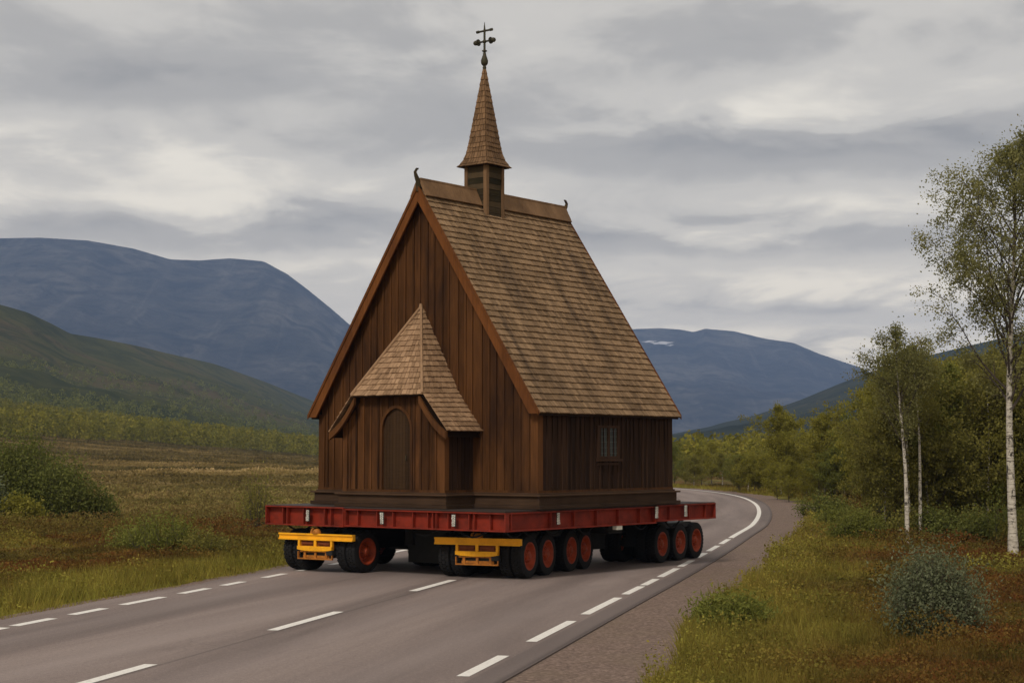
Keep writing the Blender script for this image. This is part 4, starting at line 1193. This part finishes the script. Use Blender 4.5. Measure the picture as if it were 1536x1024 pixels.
bogie((-.6, 46.0), R(32), (0.0, 1.12), 1.62, .485)

mb = MB(); mb.box(-TU0 - .02, -TU0 - .14, 2.98, 3.22, 1.00, 1.098); tp(mb, 'tool_box', P_WHITE, bevel=.006)
for k in range(7):                                     # sagging hydraulic hoses under the beams
    mb = MB(); v0 = [-.9, -.2, .7, 1.8, 2.9, 4.3, 5.6][k]; uu = TU0 + .34 + .05 * (k % 3)
    pts = [(-uu - .02 * q, v0 + .9 * q / 8, 1.10 - .16 * math.sin(math.pi * q / 8)) for q in range(9)]
    mb.tube(pts, .022, 8); tp(mb, 'hose', RUBBER, smooth=True)
for k in range(4):
    mb = MB(); u0 = [.6, 2.0, 5.0, 6.0][k]
    pts = [(-(u0 + .9 * q / 8), TV0 + .28, 1.10 - .15 * math.sin(math.pi * q / 8)) for q in range(9)]
    mb.tube(pts, .022, 8); tp(mb, 'hose', RUBBER, smooth=True)
mb = MB()
for k in range(11): mb.box(-TU0 + .0, -TU1 - .0, -9, -9.001, 0, 0) if False else None
for k in range(9):                                     # bolt heads along the beam flange
    for dv in (-.05, .05):
        mb.lathe([(1.545, 0), (1.545, .016), (1.56, .016), (1.56, 0)], 'z', (-(.2 + k * .85 + dv), TV0 - .02 + .07, 0), 6)
tp(mb, 'bolt_row', P_STEEL)

# ------------------------------------------------------------------ vegetation
def gz1(x, y): return float(ground_z(np.array([x]), np.array([y]))[0])
def leaf_quads(cen, size, rg, flat=0.0, asp=1.0):
    n = len(cen)
    a = rg.normal(size=(n, 3)); a[:, 2] *= (1 - flat); a /= np.linalg.norm(a, axis=1)[:, None] + 1e-9
    b_ = rg.normal(size=(n, 3)); b_ -= a * (a * b_).sum(1)[:, None]; b_ /= np.linalg.norm(b_, axis=1)[:, None] + 1e-9
    s = (size * rg.uniform(.6, 1.35, n))[:, None] * .5
    A_, B_ = a * s * asp, b_ * s
    return np.stack([cen - A_, cen - B_ * .8, cen + A_, cen + B_ * .8], 1).reshape(-1, 3)

def add_tube(L, pts, r0, r1, n=6):
    L.tube(pts, list(np.linspace(r0, r1, len(pts))), n, cap=False)

def make_tree(seed, H, r0, z0, crad, nbr, nleaf, lsize, lean=(0, 0), prof=None, leafm=None, droop=.25, up=(50, 72), wob=.12, z1f=1.0):
    """returns (trunk_mb, branch_mb, crown_vertices, tint) around the origin"""
    rd = random.Random(seed); rg = np.random.default_rng(seed)
    tr = MB(); br = MB(); n = 14
    tp_ = []
    ph = rd.uniform(0, 6)
    for k in range(n + 1):
        q = k / n
        tp_.append((lean[0] * q + wob * math.sin(ph + q * 5) * q, lean[1] * q + wob * math.cos(ph * 2 + q * 4) * q, H * q * .97))
    cut = max(3, int(n * min(.92, (z0 / H) + .35)))
    rads = [r0 * (1.25 if k == 0 else 1) * (1 - .93 * (k / n) ** .9) + .006 for k in range(n + 1)]
    tr.tube(tp_[:cut + 1], rads[:cut + 1], 10)
    br.tube(tp_[cut:], rads[cut:], 6)
    prof = prof or (lambda q: max(.12, math.sin(math.pi * min(1, q * .85 + .18)) ** .8 * (1 - .35 * q)))
    def trunk_at(z):
        q = z / (H * .97) * n; i = min(n - 1, int(q)); return Vector(tp_[i]).lerp(Vector(tp_[i + 1]), q - i)
    anch = []
    for i in range(nbr):
        q = ((i + rd.uniform(0, 1)) / nbr)
        z = z0 * .88 + (H * .95 - z0 * .88) * q
        L_ = crad * prof(q) * rd.uniform(.7, 1.2)
        a = i * 2.4 + rd.uniform(-.5, .5); e = R(rd.uniform(*up)) * (1 - .15 * q)
        p = trunk_at(z); d = Vector((math.cos(a) * math.cos(e), math.sin(a) * math.cos(e), math.sin(e)))
        ln = L_ / max(.35, math.cos(e)) * .9
        pts = [p.copy()]; m_ = 6
        for k in range(m_):
            d = (d + Vector((rd.uniform(-.18, .18), rd.uniform(-.18, .18), rd.uniform(-.14, .10) - .05 * k / m_))).normalized()
            p = p + d * ln / m_; pts.append(p.copy())
        rb = max(.007, r0 * .32 * (1 - q * .7)); add_tube(br, pts, rb, .003, 5)
        for k in range(1, m_ + 1):
            if k >= 2: anch.append((pts[k], .10 + .035 * k))
            for _ in range(3):
                if rd.random() < .2: continue
                d2 = (d + Vector((rd.uniform(-1, 1), rd.uniform(-1, 1), rd.uniform(-.5, .6)))).normalized()
                l2 = ln * rd.uniform(.15, .34)
                e1 = pts[k] + d2 * l2 * .5; e2 = pts[k] + d2 * l2 + Vector((0, 0, -droop * l2 * .6))
                add_tube(br, [pts[k], e1, e2], rb * .3, .0025, 3)
                anch.append((e1, .11)); anch.append((e2, .12)); anch.append((e2 + Vector((0, 0, -.12)), .11))
    # bare leader tip
    anch += [(trunk_at(H * q_), .16) for q_ in (.86, .9, .94, .965)]
    P_ = np.array([tuple(a_[0]) for a_ in anch]); Sg = np.array([a_[1] for a_ in anch]) * (H / 9) ** .3
    wgt = rg.uniform(.2, 1.6, len(P_)) ** 1.5 * (.22 + np.minimum(1, np.hypot(P_[:, 0] - lean[0] * P_[:, 2] / H, P_[:, 1] - lean[1] * P_[:, 2] / H) / crad)); wgt /= wgt.sum()
    idx = rg.choice(len(P_), nleaf, p=wgt)
    cen = P_[idx] + rg.normal(size=(nleaf, 3)) * Sg[idx][:, None] * np.array([1, 1, .85])
    cen[:, 2] = np.maximum(cen[:, 2] * z1f, .1)
    clump = rg.uniform(0, 1, len(P_))
    tint = np.clip(.3 * rg.uniform(0, 1, nleaf) + .55 * clump[idx] + .05, 0, 1)
    return tr, br, leaf_quads(cen, lsize, rg), tint

def plant_tree(name, label, cat, x, y, parts, leafm, group=None, rz=0, scale=1.0, bark=None):
    tr, br, lv, tint = parts
    t = empty(name, (x, y, gz1(x, y) - .02), rz); t.scale = (scale,) * 3
    tag(t, label, cat, group)
    tr.build('trunk', bark or BARK, t, smooth=True)
    br.build('branches', TWIG, t, smooth=True)
    fast_mesh('crown', lv, 4, tint, leafm, t)
    return t
def copy_tree(root, x, y, rz, sc, label=None, mat=None):
    r = root.copy(); C.objects.link(r); r.location = (x, y, gz1(x, y) - .02); r.rotation_euler = (0, 0, rz); r.scale = sc
    if label: r['label'] = label
    for ch in list(root.children):
        c_ = ch.copy(); C.objects.link(c_); c_.parent = r
    return r

WOODS = 'birches standing near the road'
tall = make_tree(101, 11.6, .125, 4.4, 1.95, 56, 56000, .058, lean=(.05, 0), up=(50, 72), droop=.4, wob=.2,
                 prof=lambda q: .75 + .35 * math.sin(math.pi * (q * .9 + .1)) - .55 * q ** 2)
plant_tree('birch_tree', 'tallest birch with thick white trunk and airy crown at right edge', 'tree', 13.60, 45.5, tall, L_TALL)
t2 = make_tree(102, 7.3, .075, 3.4, 1.08, 30, 11500, .056, lean=(-.2, 0), up=(42, 70))
plant_tree('birch_tree', 'slender birch with spotted white trunk left of the thin double stems', 'tree', 12.60, 53.4, t2, L_TALL)
t3 = make_tree(103, 6.6, .06, 3.6, 1.0, 15, 8000, .06, lean=(-.1, 0))
plant_tree('birch_tree', 'thin birch stem close to the right of the slender birch', 'tree', 13.45, 55.1, t3, L_WOOD)
t3b = make_tree(113, 6.9, .045, 3.6, .9, 12, 6000, .06, lean=(-.22, 0))
plant_tree('birch_tree', 'thinnest birch stem squeezed between the slender birch and its neighbour', 'tree', 13.40, 56.4, t3b, L_WOOD)
t4 = make_tree(104, 6.2, .045, 3.0, 1.0, 14, 3500, .08, lean=(.15, 0))
plant_tree('birch_tree', 'thin pale birch stem in the shade left of the tallest birch', 'tree', 16.3, 57.5, t4, L_WOOD)
t5 = make_tree(105, 6.0, .07, .5, 2.0, 46, 20000, .09, prof=lambda q: max(.15, 1 - q ** 1.6) * (.55 + .45 * min(1, q * 4)))
plant_tree('birch_tree', 'cone shaped birch taller than its neighbours beyond the gravel bend', 'tree', 18.0, 112.0, t5, L_GOLD)
t6 = make_tree(106, 5.2, .06, .5, 1.8, 44, 18000, .09, prof=lambda q: max(.15, 1 - q ** 1.8) * (.6 + .4 * min(1, q * 4)))
plant_tree('birch_tree', 'yellow green birch just right of the cone shaped birch', 'tree', 18.9, 101.0, t6, L_GOLD)

# the wood behind: young bushy birches, copied from a few grown ones
bushy = lambda q: max(.18, (1 - q ** 2.0)) * (.9 + .1 * min(1, q * 3))
protos = []
WLAB = {0: 'bushy olive birch merging into the wood right of the road', 1: 'bushy yellow green birch merging into the wood right of the road', 2: 'bushy dark birch merging into the wood right of the road'}
mats = [L_WOOD, L_GOLD, L_DARK]
def P2W(pxx, pyy):
    d = CAM_H / (pyy - 679.98) * F_PX * 1.0
    return ((pxx - 768) / F_PX * d, d)
rw = random.Random(77)
spots = []
def row(x0, x1, step, by, ty, kinds):
    x = x0
    while x < x1:
        b_ = rw.uniform(*by); ty0 = ty(x) + rw.uniform(-12, 14)
        X_, Y_ = P2W(x, b_); h_ = (b_ - ty0) * Y_ / F_PX
        spots.append((X_, Y_, h_, rw.choice(kinds)))
        x += step * rw.uniform(.7, 1.3)
row(1325, 1640, 27, (782, 803), lambda x: np.interp(x, [1290, 1340, 1420, 1536], [615, 590, 550, 530]), [0, 0, 2, 1])
row(1312, 1650, 23, (757, 778), lambda x: np.interp(x, [1240, 1290, 1340, 1420, 1536], [640, 572, 560, 532, 515]), [0, 1, 1, 2])
row(1100, 1660, 22, (744, 752), lambda x: np.interp(x, [1100, 1210, 1265, 1290, 1310, 1400], [690, 686, 676, 640, 600, 560]), [0, 1, 2])
row(1015, 1340, 17, (736.5, 739), lambda x: np.interp(x, [1000, 1100, 1150, 1300], [673, 673, 676, 655]), [0, 1, 2])
row(900, 1340, 16, (724, 729), lambda x: np.interp(x, [1000, 1100, 1200, 1300], [669, 670, 672, 660]), [0, 1, 2])
HB = 5.0
for i in range(6):
    p = make_tree(200 + i, HB, .045, .25, 1.7, 40, 15000, .080, prof=bushy, up=(30, 68), wob=.25)
    protos.append(p)
HTOP = [float(np.percentile(p[2][:, 2], 99.3)) for p in protos]
roots = {}
for i, (X_, Y_, h_, kd) in enumerate(spots):
    pi_ = i % 6; key = (pi_, kd)
    sc = h_ / HTOP[pi_]; scw = sc * rw.uniform(.95, 1.3) if h_ < 4 else sc * rw.uniform(.75, 1.0)
    if road_off(np.array([X_]), np.array([Y_]))[0] > -1.4 and Y_ < 250: X_ += 4.5
    if key not in roots:
        r = plant_tree('birch_tree', WLAB[kd], 'tree', X_, Y_, protos[pi_], mats[kd], 'bushy birches of the wood', 0, bark=SBARK if pi_ % 3 else BARK)
        r.scale = (scw, scw, sc); r.rotation_euler = (0, 0, rw.uniform(0, 6.3)); roots[key] = r
    else:
        copy_tree(roots[key], X_, Y_, rw.uniform(0, 6.3), (scw, scw, sc))

# shrubs
def shrub(name, label, x, y, rx, ry, h, nstem, nleaf, lsize, leafm, seed, dens=.8, group=None, cat='shrub', asp=1.0, core=.5):
    rd = random.Random(seed); rg = np.random.default_rng(seed)
    st = MB(); anch = []
    for i in range(nstem):
        a = rd.uniform(0, 6.283); q = rd.uniform(0, 1) ** .55
        tx, ty = rx * q * math.cos(a), ry * q * math.sin(a)
        th = h * math.sqrt(max(.05, 1 - q * q * .82)) * rd.uniform(.68, 1.08)
        b0 = Vector((tx * .25, ty * .25, -.03)); b2 = Vector((tx, ty, th)); b1 = (b0 + b2) / 2 + Vector((tx * .18, ty * .18, th * -.08))
        pts = [b0.lerp(b1, k / 3) if k < 3 else b1 for k in range(4)] + [b1.lerp(b2, k / 4) + Vector((rd.uniform(-.03, .03), rd.uniform(-.03, .03), 0)) * h for k in range(1, 5)]
        add_tube(st, pts, .012 * h ** .5 + .004, .003, 4)
        for k, p in enumerate(pts[2:]):
            anch.append((p, (.10 + .02 * k) * max(rx, h) ** .5 * dens))
    P_ = np.array([tuple(a_[0]) for a_ in anch]); Sg = np.array([a_[1] for a_ in anch])
    clump = rg.uniform(0, 1, len(P_)); idx = rg.integers(0, len(P_), nleaf)
    cen = P_[idx] + rg.normal(size=(nleaf, 3)) * Sg[idx][:, None]
    cen[:, 2] = np.abs(cen[:, 2])
    tint = np.clip(.4 * rg.uniform(0, 1, nleaf) + .5 * clump[idx] + .05, 0, 1)
    t = empty(name, (x, y, gz1(x, y) - .03)); tag(t, label, cat, group)
    st.build('stems', SBARK, t)
    fast_mesh('foliage', leaf_quads(cen, lsize, rg, asp=asp), 4, tint, leafm, t)
    return t
shrub('willow_shrub', 'largest dark green willow shrub at the left edge of the moor', -21.6, 72, 2.5, 2.0, 3.6, 190, 42000, .075, L_WILLOW, 1, asp=1.5)
shrub('willow_shrub', 'rounded willow shrub against the right side of the largest one', -19.0, 71.0, 1.3, 1.2, 2.7, 90, 17000, .075, L_WILLOW, 2, asp=1.5)
shrub('willow_shrub', 'grey green willow shrub cut by the left border of the picture', -21.6, 67.5, 1.3, 1.2, 2.0, 70, 12000, .085, L_GREY, 3, asp=1.5)
shrub('willow_shrub', 'small thin willow shrub right of the large left willows', -17.6, 71.5, .75, .7, 1.5, 30, 3200, .08, L_WILLOW, 4, asp=1.5)
shrub('willow_shrub', 'low yellowish willow shrub in front of the large left willows', -19.8, 67.3, .9, .7, 1.15, 40, 5200, .08, L_GOLD, 5, asp=1.5)
shrub('willow_shrub', 'low spreading green shrub in the middle of the left moor', -9.9, 47.5, 1.15, .9, 1.05, 60, 6500, .045, L_FRESH, 6, asp=1.6)
shrub('willow_shrub', 'low shrub left beside the spreading green shrub', -11.1, 48.8, .8, .7, .7, 34, 3200, .045, L_FRESH, 7, asp=1.6)
shrub('willow_shrub', 'low olive shrub right beside the spreading green shrub', -8.6, 46.9, .75, .6, .62, 34, 3000, .045, L_WOOD, 8, asp=1.6)
shrub('willow_shrub', 'sparse twiggy brownish shrub just left of the trailer deck', -9.5, 62.5, .95, .8, 2.0, 40, 2600, .06, L_WOOD, 9, asp=1.5)
shrub('willow_shrub', 'grey green willow shrub in the right foreground', 6.28, 25.0, .68, .6, 1.22, 150, 26000, .030, L_GREY, 10, asp=1.7)
shrub('willow_shrub', 'low fresh green tuft shrub by the gravel in right foreground', 3.55, 27.2, .66, .5, .46, 90, 9000, .030, L_FRESH, 12, asp=3.6)
shrub('willow_shrub', 'dark low shrub at the foot of the slender birch', 11.4, 55.0, 1.1, .8, .95, 50, 8000, .065, L_DARK, 13)
shrub('willow_shrub', 'low shrub by the foot of the tallest birch', 15.0, 46.5, .9, .8, .8, 50, 7000, .06, L_WILLOW, 14)
UL = 'low dark shrub in the undergrowth at the front of the wood'
for i in range(13):
    xx = 1235 + i * 28; X_, Y_ = P2W(xx, float(np.interp(xx, [1235, 1290, 1600], [775, 797, 815])) + rw.uniform(-5, 5))
    shrub('willow_shrub', UL, X_, Y_, rw.uniform(.8, 1.3), .9, rw.uniform(.7, 1.3), 34, 4200, .08, [L_WILLOW, L_DARK, L_WOOD][i % 3], 40 + i, group='shrubs of the undergrowth')

# far woods : thousands of small crowns, nobody could count them
def far_wood(name, label, pts, hs, per, size, mat, seed, slim=.34):
    rg = np.random.default_rng(seed); n = len(pts)
    c = np.repeat(pts, per, 0); h_ = np.repeat(hs, per)
    q = rg.uniform(0.05, 1, n * per)
    wd = (1 - q ** 2.2) * .8 + .2
    a = rg.uniform(0, 6.283, n * per); r_ = np.sqrt(rg.uniform(0, 1, n * per)) * wd * h_ * slim
    cen = c + np.stack([np.cos(a) * r_, np.sin(a) * r_, q * h_], 1)
    tint = np.clip(np.repeat(rg.uniform(0, 1, n), per) * .7 + rg.uniform(0, .3, n * per), 0, 1)
    o_ = fast_mesh(name, leaf_quads(cen, size, rg), 4, tint, mat)
    tag(o_, label, 'wood', kind='stuff'); return o_
rg = np.random.default_rng(5)
n = 3400
azt = rg.uniform(-.40, -.095, n); dd = 430 + 330 * rg.uniform(0, 1, n) ** .9
front_edge = 440 + 160 * np.clip((azt + .30) / .2, 0, 1) + 50 * (fbm(azt * 900, azt * 0 + 3, 20, 5, 3) - .5)
k = dd > front_edge; azt, dd = azt[k], dd[k]
xx_, yy_ = azt * dd, dd
far_wood('birch_wood', 'yellow green birch wood along the foot of the left hill', np.stack([xx_, yy_, ground_z(xx_, yy_)], 1), rg.uniform(4.2, 8.0, len(xx_)), 46, .75, L_FAR, 6)
n = 900
azt = rg.uniform(.06, .24, n); dd = rg.uniform(230, 620, n); xx_, yy_ = azt * dd, dd
far_wood('birch_wood', 'low olive wood in the distance beyond the road bend', np.stack([xx_, yy_, ground_z(xx_, yy_)], 1), rg.uniform(3.5, 6, n), 50, .6, L_FAR, 7)
n = 7000
ti = (rg.uniform(0, 1, n) ** 1.3 * 46).astype(int); ci = rg.integers(0, HL.shape[1] - 1, n)
fr = rg.uniform(0, 1, n)[:, None]
pts = HL[ti, ci, :3] * (1 - fr) + HL[ti, ci + 1, :3] * fr
kk = fbm(pts[:, 0], pts[:, 1], 90, 31, 3) > .46
pts = pts[kk]
far_wood('hillside_scrub', 'dark scattered birch scrub climbing the left hill', pts - np.array([0, 0, .5]), rg.uniform(3, 6, len(pts)), 30, 1.1, L_DARK, 8, slim=.6)

# ground cover: grass along the road, heather, dwarf birch and sedge over the moor
def scatter(n, r0, r1, az0, az1, pw, seed):
    rg = np.random.default_rng(seed)
    a = np.radians(rg.uniform(az0, az1, n)); r = r0 + (r1 - r0) * rg.uniform(0, 1, n) ** pw
    return np.sin(a) * r, np.cos(a) * r, r, rg
def cover(name, label, n, r0, r1, az0, az1, pw, seed, kind):
    x, y, r, rg = scatter(n, r0, r1, az0, az1, pw, seed)
    odv, of_ = out_dist(x, y)
    gw = np.where(of_ < 0, np.interp(y, [0, 22, 27, 33, 60, 72, 85, 105, 120], [2.0, 1.9, 1.65, 1.3, 1.3, 1.7, 2.6, 2.6, 1.0]) + (fbm(x, y, 2.2, 77, 3) - .5) * 1.1, 0.12 + (fbm(x, y, 1.5, 78, 3) - .5) * .5)
    gw = np.maximum(gw, .05)
    keep = odv > gw
    rs_all = roadside(odv, x, y)
    if kind == 'leaf': keep &= (rg.uniform(0, 1, n) > rs_all * .85)
    if kind == 'blade': keep &= (rg.uniform(0, 1, n) < .5 + .5 * np.maximum(rs_all, sstep(.45, .6, fbm(x, y, 6, 55, 3))))
    x, y, r, odv, rs = x[keep], y[keep], r[keep], odv[keep], rs_all[keep]; n = len(x)
    z = ground_z(x, y, odv)
    w_ = .010 + r * .00032
    edge = sstep(0, .8, odv - .2)
    if kind == 'tussock':
        mound = sstep(.5, .75, fbm(x, y, 5, 71, 3)) * .40 + .08
        cen = np.stack([x, y, z + mound * rg.uniform(0, 1, n)], 1)
        V2 = leaf_quads(cen, .05 + r * .0011, rg, asp=1.2); nper = 4
    elif kind == 'blade':
        tuft = fbm(x, y, .6, 61, 2)
        h_ = (.10 + .26 * rg.uniform(0, 1, n) ** 1.5) * (.5 + tuft) * (.55 + .6 * rs) * (.45 + .55 * edge)
        a = rg.uniform(0, 6.283, n); ln = h_ * rg.uniform(.1, .8, n); la = rg.uniform(0, 6.283, n)
        b0 = np.stack([x - np.cos(a) * w_ * .5, y - np.sin(a) * w_ * .5, z - .03], 1)
        b1 = np.stack([x + np.cos(a) * w_ * .5, y + np.sin(a) * w_ * .5, z - .03], 1)
        tp2 = np.stack([x + np.cos(la) * ln, y + np.sin(la) * ln, z + h_], 1)
        V2 = np.stack([b0, b1, tp2], 1).reshape(-1, 3); nper = 3
    else:
        mound = sstep(.42, .72, fbm(x, y, 1.5, 63, 3)) * .42 + .06 + .10 * fbm(x, y, .5, 64, 2)
        h_ = mound * rg.uniform(0.1, 1, n) ** .6 * edge
        cen = np.stack([x, y, z + h_], 1)
        V2 = leaf_quads(cen, .011 + r * .0010, rg, asp=1.3); nper = 4
    tint = np.clip(rg.uniform(0, 1, n) * .6 + .4 * fbm(x, y, 1.2, 66, 3), 0, 1)
    if kind == 'tussock': tint = .2 + .3 * tint
    o_ = fast_mesh(name, V2, nper, tint, BLADE)
    a_ = o_.data.attributes.new('roadside', 'FLOAT', 'POINT'); a_.data.foreach_set('value', np.repeat(rs, nper).astype(np.float32))
    tag(o_, label, 'ground cover', kind='stuff')
cover('grass', 'yellow green grass along the verges and in the moor', 900000, 17, 150, -21, 25, 1.35, 301, 'blade')
# the moor beyond: tussocks
cover('sedge', 'straw and olive tussocks of the open moor beyond the shrubs', 330000, 95, 540, -19.5, -4, 1.0, 303, 'tussock')
cover('heather', 'rust and olive heather and dwarf birch over the moor', 700000, 17, 120, -21, 25, 1.35, 302, 'leaf')

# ------------------------------------------------------------------ haze
HZN = 1.25e-4
hb = MB(); hb.box(-9600, 9600, -300, 10900, -8.0, 860)
m = bpy.data.materials.new('haze_air'); m.use_nodes = True
nt = m.node_tree; nt.nodes.clear()
o = N(nt, 'ShaderNodeOutputMaterial'); v = N(nt, 'ShaderNodeVolumePrincipled')
v.inputs['Color'].default_value = (0.35, 0.505, 0.87, 1)
v.inputs['Density'].default_value = HZN
v.inputs['Anisotropy'].default_value = 0.0
nt.links.new(v.outputs[0], o.inputs['Volume'])
tag(hb.build('haze', m), kind='stuff')
